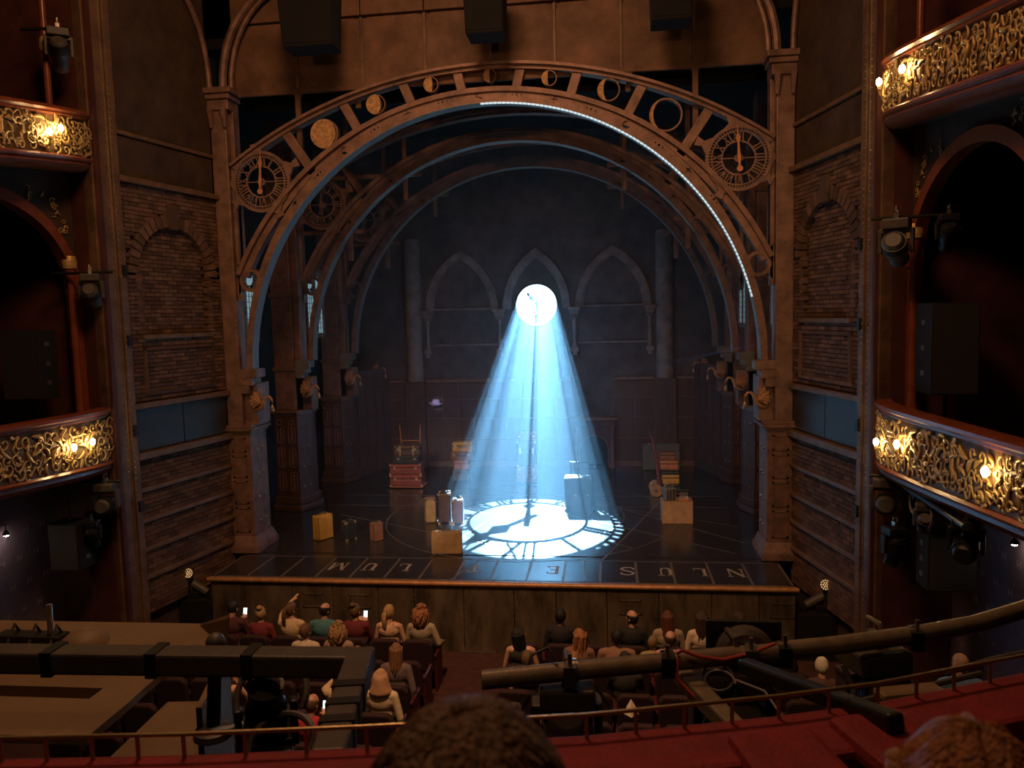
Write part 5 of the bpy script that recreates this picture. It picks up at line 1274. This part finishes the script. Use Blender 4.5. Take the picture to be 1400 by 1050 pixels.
# small stack beside the beam
case('grey green canvas case at the bottom of the mustard-topped stack', (-2.12, 6.95, 0.0), 0.0, 0.46, 0.40, 0.34, L_GRY, L_GRY, 'none', seam='z', corners=False)
case('orange leather case, second from the floor under the brown one', (-2.10, 6.95, 0.34), 0.02, 0.46, 0.38, 0.27, L_ORG, L_BRN, 'none', seam='z', corners=False)
case('wide brown leather case lying between orange and mustard cases', (-2.08, 6.95, 0.61), 0.0, 0.66, 0.40, 0.25, L_BRN, L_DBR, 'front', seam='z', corners=False)
case('mustard case with dark handle on top of the stack by the beam', (-2.07, 6.95, 0.86), 0.05, 0.58, 0.38, 0.27, L_YEL, L_DBR, 'front', seam='z', corners=False)
# tall stack inside the beam
trolley('luggage trolley with high handle bar standing inside the light beam', (-0.14, 6.62, 0), 0.62, 0.62, 1.80, 1.78, BLACKM, 0.0)
case('pinkish flat case lowest on the trolley inside the beam', (-0.14, 6.58, 0.06), 0.0, 0.64, 0.44, 0.22, L_RED, L_BRN, 'front', seam='z', corners=False)
case('pinkish flat case second from the floor inside the beam', (-0.15, 6.58, 0.28), 0.0, 0.62, 0.44, 0.22, L_RED, L_BRN, 'front', seam='z', corners=False)
case('tall dark trunk standing on pink cases inside the beam', (-0.14, 6.58, 0.50), 0.0, 0.54, 0.42, 0.72, L_DBR, L_BLK, 'front', seam='z', corners=True, cat='trunk', name='trunk')
case('pale reddish case on top of the tall trunk inside the beam', (-0.14, 6.58, 1.22), 0.0, 0.60, 0.42, 0.23, L_RED, L_BRN, 'front', seam='z', corners=False)
# backlit trolley at the rim of the pool
trolley('backlit luggage trolley with wide handle bar at the rim of the light pool', (1.44, 3.75, 0), 0.74, 0.66, 1.10, 1.08, BLACKM, 0.0)
case('large backlit black case standing on the trolley at the light pool', (1.42, 3.78, 0.06), 0.0, 0.70, 0.34, 0.74, L_BLK, L_BLK, 'top', corners=False)
case('smaller backlit black case standing before the trolley at the light pool', (1.50, 3.30, 0), 0.0, 0.48, 0.22, 0.42, L_BLK, L_BLK, 'top', corners=False)
# goods round the sack truck
a = thing('cardboard_box', 'plain kraft brown box standing before the sack truck', 'box', (3.67, 2.62, 0), 0.02)
MB().box(-0.34, 0.34, -0.23, 0.23, 0, 0.50).build('body', L_KRF, a, bevel=0.012)
MB().box(-0.345, 0.345, -0.235, 0.235, 0.485, 0.505).build('lid_edge', L_KRF, a, bevel=0.004)
a = thing('metal_cage', 'small grey metal lantern case with bright top on the kraft box', 'case', (3.50, 2.58, 0.505), 0.25)
MB().box(-0.13, 0.13, -0.12, 0.12, 0, 0.30).build('body', M('zinc', (0.18, 0.15, 0.13), 0.5, 0.4, .25, 8, .1), a, bevel=0.03)
MB().tube([(-0.1, 0, 0.29), (-0.08, 0, 0.37), (0.08, 0, 0.37), (0.1, 0, 0.29)], 0.012, 8).build('handle', STEEL, a, smooth=True)
for k in (-1, 0, 1): MB().box(k*0.07-.012, k*0.07+.012, -0.135, -0.115, 0.03, 0.27).build('rib', BLACKM, a)
a = thing('typewriter', 'small dark machine with striped top and orange base on the kraft box', 'machine', (3.83, 2.56, 0.505), -0.1)
MB().box(-0.11, 0.11, -0.12, 0.12, 0, 0.07).build('base', L_ORG, a, bevel=0.01)
MB().frustum(-0.10, 0.10, -0.06, 0.12, 0.07, -0.10, 0.10, 0.02, 0.12, 0.19).build('housing', BLACKM, a, bevel=0.012)
MB().tube([(-0.13, 0.07, 0.21), (0.13, 0.07, 0.21)], 0.022, 10).build('roller', BLACKM, a, smooth=True)
for r in range(3): MB().box(-0.09, 0.09, -0.11+r*0.03, -0.095+r*0.03, 0.07, 0.085+r*0.012).build('key_row', STEEL, a)
st = thing('sack_truck', 'dark red sack truck with wooden wheels loaded with cases', 'sack truck', (3.38, 5.2, 0))
MAR = leather('maroon_paint', (0.22, 0.05, 0.045))
for y in (-0.20, 0.20):
    MB().tube([(0.10, y, 0.10), (0.02, y, 0.75), (-0.06, y, 1.35), (-0.10, y, 1.52), (-0.16, y, 1.63)], [0.035, 0.035, 0.032, 0.026, 0.018], 8).build('rail', MAR, st, smooth=True)
    T = Matrix.Translation((-0.02, y*1.35, 0.165)) @ Matrix.Rotation(PI/2, 4, 'X')
    wh = MB().lathe([(0.0, -0.03), (0.155, -0.03), (0.165, -0.02), (0.165, 0.02), (0.155, 0.03), (0.0, 0.03)], 22, T).build('wheel', M('wooden_wheel', (0.36, 0.23, 0.13), .5, 0, .25, 10, .1), st, smooth=True)
    MB().lathe([(0.0, -0.045), (0.04, -0.045), (0.05, 0.0), (0.04, 0.045), (0.0, 0.045)], 14, T).build('hub', L_BRN, wh, smooth=True)
for z in (0.35, 0.8, 1.25): MB().box(-0.03-z*0.08+0.07, 0.02-z*0.08+0.07, -0.20, 0.20, z-.03, z+.03).build('rung', MAR, st, bevel=0.006)
MB().box(0.05, 0.62, -0.24, 0.24, 0.06, 0.09).build('toe_plate', MAR, st)
case('black case lowest on the sack truck', (3.74, 5.2, 0.09), 0, 0.42, 0.40, 0.23, L_BLK, L_BLK, 'none', seam='z', corners=False)
case('bright mustard case on the sack truck above the black one', (3.74, 5.2, 0.32), 0, 0.43, 0.40, 0.24, L_YEL, L_DBR, 'none', seam='z', corners=False)
case('dark flat case between mustard and orange cases on the sack truck', (3.72, 5.2, 0.56), 0, 0.42, 0.38, 0.13, L_BLK, L_BLK, 'none', seam='z', corners=False)
case('orange leather case on the sack truck under the brown one', (3.70, 5.2, 0.69), 0, 0.46, 0.40, 0.24, L_ORG, L_BRN, 'none', seam='z', corners=False)
case('brown leather case on top of the sack truck load', (3.66, 5.2, 0.93), 0, 0.40, 0.38, 0.21, L_BRN, L_DBR, 'none', seam='z', corners=False)
case('large grey green case standing against the back wall behind the sack truck', (3.72, 8.45, 0), 0.0, 1.12, 0.30, 0.78, L_GRY, L_GRY, 'top', corners=False)
# hat on a wall peg
ht = thing('bowler_hat', 'pale lilac bowler hat with curled brim hung on the back wall', 'hat', (-3.22, 8.66, 1.98))
HATM = M('lilac_felt', (0.62, 0.56, 0.82), 0.7, 0, 0.12, 12, 0.1)
MB().lathe([(0.13, 0.03), (0.135, 0.10), (0.12, 0.17), (0.07, 0.215), (0.0, 0.225)], 20).build('crown', HATM, ht, smooth=True)
b = MB(); n = 28; vs = []
for i in range(n):
    u = 2*PI*i/n; c, s_ = math.cos(u), math.sin(u); lift = 0.07*abs(c)**2
    vs += [(0.125*c, 0.125*s_, 0.035), (0.19*c, 0.165*s_, 0.03+lift*0.4), (0.225*c, 0.18*s_, 0.045+lift), (0.225*c, 0.18*s_, 0.055+lift), (0.185*c, 0.16*s_, 0.045+lift*0.4), (0.12*c, 0.12*s_, 0.05)]
b.add(vs, [(6*i+k, 6*i+(k+1) % 6, 6*((i+1) % n)+(k+1) % 6, 6*((i+1) % n)+k) for i in range(n) for k in range(6)])
b.build('brim', HATM, ht, smooth=True)
MB().lathe([(0.137, 0.045), (0.14, 0.05), (0.139, 0.075), (0.136, 0.078)], 20).build('ribbon', M('lilac_ribbon', (0.35, 0.3, 0.62), .5, 0, .1, 5, 0), ht, smooth=True)
MB().tube([(0, 0.19, 0.10), (0, 0.0, 0.11), (0, -0.02, 0.14)], 0.012, 6).build('wall_peg', BLACKM, ht)
# ================================================================== people
BAKE = bpy.data.scenes.new('bake')
def bake(mb, voxel, name, smooth=3):
    o = bpy.data.objects.new('tmp', mb.mesh('tmp')); BAKE.collection.objects.link(o)
    r = o.modifiers.new('r', 'REMESH'); r.mode = 'VOXEL'; r.voxel_size = voxel; r.use_smooth_shade = True
    if smooth:
        s = o.modifiers.new('s', 'SMOOTH'); s.factor = 0.5; s.iterations = smooth
    vl = BAKE.view_layers[0]; vl.update()
    me = bpy.data.meshes.new_from_object(o.evaluated_get(vl.depsgraph)); me.name = name
    old = o.data; bpy.data.objects.remove(o); bpy.data.meshes.remove(old)
    me.polygons.foreach_set('use_smooth', [True]*len(me.polygons))
    me.materials.clear()
    return me
def hairmat(col): return M('hair_%d_%d_%d' % tuple(int(c*255) for c in col), col, 0.5, 0, 0.45, 70, 0.6, 160, stretch=(1, 1, 0.15))
def clothmat(col): return M('cloth_%d_%d_%d' % tuple(int(c*255) for c in col), col, 0.85, 0, 0.18, 10, 0.3, 60)
def skinmat(col): return M('skin_%d_%d_%d' % tuple(int(c*255) for c in col), col, 0.5, 0, 0.1, 12, 0.05)
EYE = M('eye_dark', (0.02, 0.015, 0.012), 0.15, 0, 0, 1, 0)
LIP = M('lip', (0.42, 0.16, 0.12), 0.5, 0, 0, 1, 0)
SK1, SK2, SK3 = (0.56, 0.33, 0.22), (0.46, 0.25, 0.16), (0.24, 0.13, 0.08)
POSES = {'lap': ((0.25, 0.02, 0.72), (0.14, 0.27, 0.60)), 'phone': ((0.23, 0.10, 0.74), (0.09, 0.30, 0.92)), 'point': ((0.27, 0.24, 1.04), (0.13, 0.36, 1.24)),
         'rest': ((0.29, 0.0, 0.72), (0.28, 0.22, 0.66)), 'chin': ((0.22, 0.18, 0.76), (0.07, 0.17, 1.02)), 'hang': ((0.26, -0.03, 0.70), (0.25, 0.03, 0.44)), 'neck': ((0.27, 0.12, 0.98), (0.12, 0.20, 1.12))}
def add_hand(mb, wrist, dirv, side, curl=0.5, r=0.0095):
    d = Vector(dirv).normalized(); up = Vector((0, 0, 1)) if abs(d.z) < 0.85 else Vector((0, 1, 0))
    a = d.cross(up).normalized()*side; n = a.cross(d).normalized()*side
    w = Vector(wrist); pe = w+d*0.085
    mb.capsule(w, w+d*0.03, 0.026, 0.028, 8)
    for i in range(4):
        o = (i-1.5)*0.0205; L = (0.072, 0.082, 0.076, 0.058)[i]
        p0 = w+d*0.03+a*o*0.7; p1 = pe+a*o; mb.capsule(p0, p1, 0.017, 0.012, 8)
        p2 = p1+d*L*0.5-n*L*0.18*curl; p3 = p2+d*L*0.35-n*L*0.5*curl
        mb.capsule(p1, p2, r, r*0.95, 8); mb.capsule(p2, p3, r*0.95, r*0.85, 8)
    t0 = w+d*0.025+a*-0.03; t1 = t0+d*0.035-a*0.028-n*0.01; t2 = t1+d*0.032-a*0.006-n*0.012*curl
    mb.capsule(w+d*0.01, t0, 0.018, 0.015, 8); mb.capsule(t0, t1, 0.0125, 0.011, 8); mb.capsule(t1, t2, 0.011, 0.009, 8)
def hair_cap(style, H, seed, big=False):
    """shell of hair on the skull, in head space, then moved by H"""
    rnd = random.Random(seed); mb = MB(); n, m = (40, 26) if big else (24, 16)
    cx, cy, cz = 0, -0.005, 0.115; rx, ry, rz = 0.088, 0.107, 0.117
    full = style in ('scarf', 'beanie')
    def keep(x, y, z):
        if full: return y < 0.055 or z > 0.17
        if style == 'bald': return y < 0.03 and z < 0.135 and z > 0.02
        if style == 'balding': return (y < 0.035 and z < 0.17 and z > 0.02)
        return (y < 0.045 and z > 0.015) or z > 0.168
    grid = {}
    vs = []; fs = []
    def vert(i, k, lay):
        key = (i, k % n, lay)
        if key in grid: return grid[key]
        a = -PI/2+PI*i/m; c, s_ = math.cos(a), math.sin(a); u = 2*PI*(k % n)/n
        wv = 1+(0.035*math.sin(7*u+5*s_+seed)+0.02*math.sin(15*u+seed*2))*(1 if lay == 1 else 0)
        e = 1.0*wv if lay == 1 else 0.90
        p = Vector((cx+rx*e*c*math.cos(u), cy+ry*e*c*math.sin(u), cz+rz*e*s_))
        grid[key] = len(vs); vs.append(p); return grid[key]
    cells = set()
    for i in range(m):
        for k in range(n):
            a = -PI/2+PI*(i+0.5)/m; u = 2*PI*(k+0.5)/n
            if keep(cx+rx*math.cos(a)*math.cos(u), cy+ry*math.cos(a)*math.sin(u), cz+rz*math.sin(a)): cells.add((i, k))
    for (i, k) in cells:
        fs.append((vert(i, k, 1), vert(i, k+1, 1), vert(i+1, k+1, 1), vert(i+1, k, 1)))
        fs.append((vert(i, k, 0), vert(i+1, k, 0), vert(i+1, k+1, 0), vert(i, k+1, 0)))
        for (di, dk, e0, e1) in ((-1, 0, (i, k), (i, k+1)), (1, 0, (i+1, k), (i+1, k+1)), (0, -1, (i, k), (i+1, k)), (0, 1, (i, k+1), (i+1, k+1))):
            if (i+di, (k+dk) % n) not in cells and 0 <= i+di < m:
                fs.append((vert(*e0, 1), vert(*e1, 1), vert(*e1, 0), vert(*e0, 0)))
    mb.add(vs, fs, H)
    def lock(pts, r): mb.tube([H @ Vector(p) for p in pts], r, 7)
    if style in ('long', 'curly', 'wavy'):
        L = {'long': 0.26, 'curly': 0.17, 'wavy': 0.24}[style]; cnt = 26 if style != 'curly' else 30
        for i in range(cnt):
            u = math.radians(-200+220*i/(cnt-1)); c, s_ = math.cos(u), math.sin(u)
            w = rnd.uniform(0.85, 1.1); pts = []; rr = []
            for j in range(9):
                t = j/8; ph = t*(9 if style == 'curly' else 4)+rnd.random()*0.6
                amp = {'long': 0.004, 'wavy': 0.012, 'curly': 0.018}[style]
                rad = 0.90+0.22*t if style != 'curly' else 1.0+0.38*math.sin(PI*min(1, t*1.1))
                pts.append((0.086*c*rad+amp*math.sin(ph+i), -0.01+0.1*s_*rad+amp*math.cos(ph+i*2)-0.02*t, 0.17-(L+0.10)*w*t))
                rr.append(0.022*(1-0.55*t) if style != 'curly' else 0.022)
            lock(pts, rr)
        if style == 'curly':
            for i in range(60):
                u = rnd.uniform(0, 2*PI); a = rnd.uniform(-0.2, PI/2); p = Vector((0.098*math.cos(a)*math.cos(u), -0.01+0.115*math.cos(a)*math.sin(u), 0.12+0.125*math.sin(a)))
                if p.y > 0.05 and p.z < 0.16: continue
                mb.ball(H @ p, rnd.uniform(0.016, 0.026), 7, 5)
    if style == 'pony':
        mb.ball(H @ Vector((0, -0.118, 0.15)), 0.03, 10, 8)
        for i in range(7):
            u = 2*PI*i/7; q = 0.016
            lock([(q*math.cos(u), -0.12, 0.15+q*math.sin(u)), (1.6*q*math.cos(u), -0.155, 0.10), (1.8*q*math.cos(u), -0.16+0.5*q*math.sin(u), 0.0), (q*math.cos(u), -0.15, -0.10), (0, -0.14, -0.17)], [0.014, 0.018, 0.018, 0.014, 0.005])
    if style == 'bun':
        mb.ball(H @ Vector((0, -0.07, 0.235)), (0.05, 0.05, 0.042), 12, 8)
        for i in range(6): u = 2*PI*i/6; mb.ball(H @ Vector((0.03*math.cos(u), -0.07+0.03*math.sin(u), 0.235)), 0.026, 8, 6)
    if style == 'scarf':
        for i in range(20):
            u = math.radians(-195+210*i/19); c, s_ = math.cos(u), math.sin(u)
            lock([(0.06*c, -0.01+0.075*s_, 0.19), (0.084*c, -0.01+0.1*s_, 0.11), (0.092*c, -0.01+0.105*s_, 0.02), (0.12*c, -0.02+0.12*s_, -0.05), (0.15*c, -0.02+0.13*s_, -0.09)], [0.018, 0.022, 0.026, 0.03, 0.02])
    if style == 'tufts':   # cropped hair lying back over the skull
        for i in range(1500):
            u = rnd.uniform(0, 2*PI); a = rnd.uniform(-0.15, PI/2)
            def P(a_, e): return Vector((cx+rx*e*math.cos(a_)*math.cos(u), cy+ry*e*math.cos(a_)*math.sin(u), cz+rz*e*math.sin(a_)))
            p = P(a, 1.0)
            if p.y > 0.04 and p.z < 0.17: continue
            lock([p, P(a-0.16, 1.02), P(a-0.34, 1.012)], [0.0028, 0.0028, 0.0008])
    return mb
def person(label, x, y, top, hair, skin=SK1, yaw=0.0, hyaw=0.0, hpitch=0.0, poseR='lap', poseL='lap', k=1.0, z0=-1.31, sleeves='long', broad=1.0, stand=False, trousers=(0.03, 0.03, 0.04), lean=0.0, big=False, group=None, hscale=1.0):
    a = thing('person', label, 'person', (x, y, z0), yaw, group); a.scale = (k, k, k)
    dz = 0.42 if stand else 0.0
    body, shirt, legs = MB(), MB(), MB()
    Ln = Matrix.Translation((0, 0, dz)) @ Matrix.Translation((0, 0, 0.55)) @ Matrix.Rotation(-lean, 4, 'X') @ Matrix.Translation((0, 0, -0.55))
    def both(f, e=0.014): f(body, 0); f(shirt, e)
    B = broad
    both(lambda m, e: m.ball((0, 0, 0.57), (0.17*B+e, 0.125+e, 0.13+e), 14, 10, Ln))
    both(lambda m, e: m.ball((0, 0.0, 0.74), (0.15*B+e, 0.105+e, 0.19+e), 14, 10, Ln))
    both(lambda m, e: m.ball((0, -0.005, 0.92), (0.172*B+e, 0.115+e, 0.16+(e if sleeves != 'none' else -0.03)), 14, 10, Ln))
    def sh(m, e): m.capsule(Ln @ Vector((-0.135*B, -0.01, 1.0)), Ln @ Vector((0.135*B, -0.01, 1.0)), 0.062+e, 0.062+e, 12)
    sh(body, 0)
    if sleeves != 'none':
        sh(shirt, 0.012); shirt.capsule(Ln @ Vector((0, -0.01, 1.0)), Ln @ Vector((0, 0, 1.06)), 0.085, 0.062, 12)
    else:
        for s in (-1, 1): shirt.tube([Ln @ Vector(p) for p in ((s*0.08, 0.09, 0.95), (s*0.085, 0.03, 1.065), (s*0.085, -0.06, 1.05), (s*0.08, -0.12, 0.93))], 0.014, 8)
    body.capsule(Ln @ Vector((0, -0.01, 1.02)), Ln @ Vector((0, 0.012, 1.16)), 0.057, 0.052, 12)
    # arms
    hands = {}
    for s, pz in ((1, poseR), (-1, poseL)):
        el, wr = POSES[pz]
        S0 = Ln @ Vector((s*0.178*B, -0.005, 0.995)); E0 = Ln @ Vector((s*el[0]*(0.5+0.5*B), el[1], el[2])); W0 = Ln @ Vector((s*wr[0], wr[1], wr[2]))
        body.capsule(S0, E0, 0.048, 0.038, 10); body.capsule(E0, W0, 0.038, 0.025, 10)
        add_hand(body, W0, W0-E0, s, 0.25 if pz == 'point' else 0.8)
        hands[s] = W0+(W0-E0).normalized()*0.09
        if sleeves == 'long': shirt.capsule(S0, E0, 0.062, 0.052, 10); shirt.capsule(E0, W0, 0.052, 0.038, 10)
        elif sleeves == 'short': shirt.capsule(S0, S0.lerp(E0, 0.6), 0.062, 0.055, 10)
    # legs
    for s in (-1, 1):
        if stand: hp, kn, an, to = (s*0.09, 0, 0.93), (s*0.10, 0.02, 0.50), (s*0.10, 0.0, 0.08), (s*0.12, 0.16, 0.035)
        else: hp, kn, an, to = (s*0.09, 0.0, 0.54), (s*0.11, 0.42, 0.52), (s*0.11, 0.40, 0.09), (s*0.12, 0.56, 0.035)
        for m, e in ((body, 0), (legs, 0.012)):
            m.capsule(hp, kn, 0.082+e, 0.056+e, 10); m.capsule(kn, an, 0.055+e, 0.036+e, 10)
        body.capsule((an[0], an[1]-0.02, 0.045), to, 0.042, 0.033, 10)
    legs.ball((0, 0, 0.55+dz), (0.175*B, 0.13, 0.11), 14, 10)
    # head with face
    H = Ln @ Matrix.Translation((0, 0.012, 1.125)) @ Matrix.Rotation(hyaw, 4, 'Z') @ Matrix.Rotation(hpitch, 4, 'X') @ Matrix.Scale(hscale, 4)
    body.ball((0, -0.005, 0.118), (0.077, 0.096, 0.104), 18, 14, H); body.ball((0, 0.032, 0.075), (0.062, 0.066, 0.085), 16, 12, H); body.ball((0, 0.05, 0.02), (0.044, 0.045, 0.036), 14, 10, H)
    body.capsule(H @ Vector((0, 0.092, 0.105)), H @ Vector((0, 0.114, 0.072)), 0.010, 0.015, 8)
    for s in (-1, 1): body.ball((s*0.080, -0.004, 0.085), (0.011, 0.022, 0.032), 10, 8, H)
    sm = skinmat(skin)
    link('body', bake(body, 0.0105 if not big else 0.009, 'body', 2), sm, a)
    link('top', bake(shirt, 0.015, 'top', 3), clothmat(top), a)
    link('trousers', bake(legs, 0.02, 'trousers', 2), clothmat(trousers), a)
    style, hc = hair
    if style != 'none': hair_cap(style, H, len(label)+int(abs(x)*37), big).build('hair' if style not in ('scarf', 'beanie') else 'head_covering', hairmat(hc) if style not in ('scarf', 'beanie') else clothmat(hc), a, smooth='all')
    for s in (-1, 1): MB().ball((s*0.03, 0.090, 0.108), (0.012, 0.008, 0.008), 8, 6, H).build('eye', EYE, a, smooth=True)
    MB().ball((0, 0.094, 0.038), (0.022, 0.008, 0.007), 10, 6, H).build('mouth', LIP, a, smooth=True)
    return a, hands, H
SCREEN = M('lit_phone_screen', (0.6, 0.7, 0.8), 0.3, 0, 0, 1, 0, emit=(0.72, 0.88, 1.0), estr=2.2)
def phone(label, loc, rot, sc=1.0):
    a = thing('smartphone', label, 'phone', loc); a.rotation_euler = rot; a.scale = (sc, sc, sc)
    MB().box(-0.037, 0.037, 0, 0.009, -0.076, 0.076).build('case', BLACKM, a, bevel=0.004)
    MB().box(-0.033, 0.033, -0.0015, 0.001, -0.07, 0.07).build('screen', SCREEN, a)
    return a
def person_phone(res, side, label, yaw=0.0, z0=-1.31):
    a, hands, H = res
    p = Matrix.Translation(a.location) @ Euler((0, 0, a.rotation_euler.z)).to_matrix().to_4x4() @ Matrix.Diagonal((a.scale.x,)*3 + (1,)) @ hands[side]
    return phone(label, p+Vector((0, 0.02, 0.04)), (-0.25, 0, yaw))
R1, R2, R3, R4, R5, R6 = ROWS
BR, DB, BK, BL, AU, GI, GR = (0.12, 0.062, 0.03), (0.045, 0.024, 0.015), (0.012, 0.010, 0.010), (0.40, 0.25, 0.11), (0.22, 0.085, 0.03), (0.30, 0.13, 0.055), (0.20, 0.17, 0.14)
gS = 'audience in the stalls'
# block on the side of the yellow suitcase, front row
r = person('person in dark clothes with a bright phone at the outer end of the front row', -4.24, R1, (0.07, 0.02, 0.022), ('short', BK), SK2, poseR='phone', hpitch=-0.35, group=gS); person_phone(r, 1, 'bright phone held by the person at the outer end of the front row')
person('small person with blond bun and maroon top in the front row', -3.70, R1-0.05, (0.16, 0.02, 0.025), ('bun', BL), k=0.95, group=gS, hyaw=0.2)
person('person in cream hoodie pointing with a raised arm at the stage', -3.18, R1, (0.55, 0.40, 0.24), ('pony', BR), poseL='point', hyaw=-0.5, group=gS)
person('balding person in a teal shirt in the front row', -2.60, R1, (0.055, 0.17, 0.19), ('balding', BK), SK2, hyaw=-0.5, hpitch=-0.2, broad=1.15, sleeves='short', poseR='rest', group=gS)
r = person('person with tied brown hair and maroon top holding up a phone', -2.06, R1, (0.13, 0.018, 0.025), ('bun', BR), poseR='phone', poseL='phone', hyaw=-0.25, group=gS); person_phone(r, 1, 'phone held up by the person in maroon beside the teal shirt')
person('person with long blond ponytail and bare shoulders in the front row', -1.48, R1, (0.50, 0.33, 0.22), ('pony', BL), sleeves='none', hyaw=-0.3, group=gS)
person('person with curly auburn hair and grey beige top at the aisle', -0.94, R1, (0.36, 0.30, 0.22), ('curly', GI), poseR='rest', hyaw=-0.15, group=gS)
# second row
person('young person with short brown hair and pale top behind the cream hoodie', -2.62, R2, (0.50, 0.42, 0.32), ('short', BR), k=0.97, hyaw=-0.2, group=gS)
person('person with curly dark blond hair behind the teal shirt', -2.08, R2, (0.30, 0.20, 0.14), ('curly', (0.30, 0.18, 0.08)), group=gS)
# third row
person('person with pale brown hair just showing above the padded frame corner', -1.52, R3, (0.28, 0.22, 0.17), ('short', (0.26, 0.15, 0.08)), k=0.97, group=gS)
person('person with long brown hair and grey mauve top leaning by the aisle', -0.95, R3, (0.14, 0.10, 0.10), ('long', (0.19, 0.095, 0.045)), poseR='hang', hyaw=0.2, lean=0.1, group=gS)
# fourth row
person('person in mauve headscarf and speckled top behind the padded frame', -2.59, R4, (0.40, 0.30, 0.24), ('scarf', (0.36, 0.18, 0.15)), group=gS)
person('person with bare arms and pale cap beside the mauve headscarf', -3.15, R4, (0.02, 0.02, 0.02), ('beanie', (0.45, 0.38, 0.30)), sleeves='none', poseR='chin', group=gS)
person('person with cropped dark brown hair and cream hood under the padded frame', -1.50, R4, (0.55, 0.42, 0.26), ('short', (0.08, 0.035, 0.025)), hyaw=-0.5, poseL='neck', group=gS)
person('person in tan headscarf and cream jacket with a thin black strap', -0.93, R4, (0.62, 0.50, 0.33), ('scarf', (0.44, 0.26, 0.15)), hyaw=-0.1, poseR='hang', group=gS)
# fifth row
r = person('person with cropped hair and red shirt looking at a glowing phone', -1.62, R5, (0.36, 0.022, 0.03), ('balding', BR), SK2, hpitch=-0.35, poseR='phone', hyaw=-0.3, sleeves='short', group=gS); person_phone(r, 1, 'large glowing phone held by the person in the red shirt')
# block on the side of the sack truck, front row
person('person in dark clothes sitting against the apron near the aisle', 1.36, R1, (0.015, 0.014, 0.016), ('short', BK), SK3, group=gS)
person('person with dark hair and black shirt turned to the side in the front row', 2.50, R1, (0.012, 0.012, 0.013), ('balding', BK), SK2, hyaw=0.9, group=gS)
person('person with long dark auburn hair in the front row', 3.06, R1, (0.30, 0.24, 0.17), ('long', (0.10, 0.03, 0.016)), hpitch=-0.1, group=gS)
r = person('person with dark hair and white top holding a phone in the front row', 3.60, R1, (0.60, 0.48, 0.34), ('long', DB), hyaw=-0.5, poseR='phone', group=gS); person_phone(r, 1, 'phone held by the person in the white top')
person('person with short dark hair and black shirt beside the white top', 4.17, R1, (0.014, 0.013, 0.014), ('short', DB), SK2, hyaw=0.7, hpitch=-0.2, poseL='phone', group=gS)
# second row
person('person with long dark hair and glasses looking up towards the arch', 0.80, R2, (0.02, 0.018, 0.018), ('long', BK), hyaw=-0.8, hpitch=0.25, sleeves='none', group=gS)
person('person with long auburn hair turned to a neighbour in the second row', 1.68, R2, (0.20, 0.10, 0.06), ('wavy', GI), hyaw=0.75, hpitch=0.1, poseL='chin', group=gS)
person('broad person with black hair and taupe jumper in the second row', 2.25, R2, (0.24, 0.13, 0.085), ('short', BK), SK2, broad=1.25, group=gS)
person('balding person in a pink shirt in the second row', 3.04, R2, (0.46, 0.27, 0.20), ('balding', DB), SK2, hyaw=-0.2, group=gS)
person('person in olive top leaning towards the balding person in pink', 2.80, R2+0.30, (0.30, 0.24, 0.13), ('short', (0.2, 0.13, 0.06)), k=0.84, hyaw=-0.6, group=gS)
# third row
person('young person with cropped hair and bare shoulders by the aisle', 0.98, R3, (0.03, 0.02, 0.02), ('short', (0.13, 0.07, 0.04)), sleeves='none', k=0.98, group=gS)
person('person with short ginger hair above the pipe end', 1.64, R3, (0.30, 0.15, 0.09), ('short', GI), group=gS, k=0.98)
person('person with black hair and black shirt holding hands together behind the pipe', 2.36, R3, (0.018, 0.016, 0.017), ('short', BK), hyaw=0.6, poseR='chin', poseL='chin', group=gS)
person('person with white cap under the pipe joint', 5.00, R3, (0.10, 0.05, 0.04), ('beanie', (0.66, 0.58, 0.45)), group=gS, hpitch=-0.2)
person('person with cropped dark brown hair beside the white cap', 5.28, R3-0.42, (0.45, 0.34, 0.24), ('short', DB), SK3, hyaw=-0.5, group=gS)
# fifth row
person('child with a yellow flower clip in dark hair near the aisle', 1.00, R5+0.10, (0.42, 0.33, 0.26), ('bun', DB), k=0.96, hyaw=-0.3, group=gS)
# standing by the wall
person('bald person in a light blue shirt standing by the lilac wall', 6.35, -5.25, (0.17, 0.27, 0.42), ('none', BK), SK1, hyaw=0.35, poseR='hang', poseL='hang', stand=True, z0=-1.31, k=1.06, broad=1.1, group=gS)
person('person with grey brown curly hair seated near the bald person in blue', 5.95, R3-0.1, (0.06, 0.05, 0.05), ('curly', GR), k=1.0, group=gS)
# circle, directly before us
person('person with short brown hair seated before us in the circle', 2.06, -14.10, (0.05, 0.03, 0.03), ('tufts', (0.19, 0.10, 0.055)), SK1, z0=3.0, k=1.035, big=True, hscale=1.08, group='people in the circle')
person('person with glossy copper hair seated before us beside the red pads', 2.585, -13.85, (0.05, 0.03, 0.03), ('long', (0.34, 0.12, 0.035)), SK1, z0=3.0, k=0.955, big=True, hyaw=-0.15, group='people in the circle')
for x, y, z, lb in ((2.06, -14.10, 3.0, 'red velvet circle chair under the person with short brown hair'), (2.585, -13.85, 3.0, 'red velvet circle chair under the person with copper hair')):
    copytree(seat0, (x, y, z), (0, 0, 0), None, lb, 'circle chairs')
# small extras in the stalls
a = thing('paper_cone', 'white folded paper standing on a lap tray behind the pipe', 'paper', (2.42, R4+0.2, -0.55))
MB().lathe([(0.10, 0), (0.06, 0.10), (0.004, 0.2)], 4).build('sheet', M('white_paper', (0.7, 0.6, 0.48), .8, 0, .05, 5, 0), a)

bpy.data.scenes.remove(BAKE)
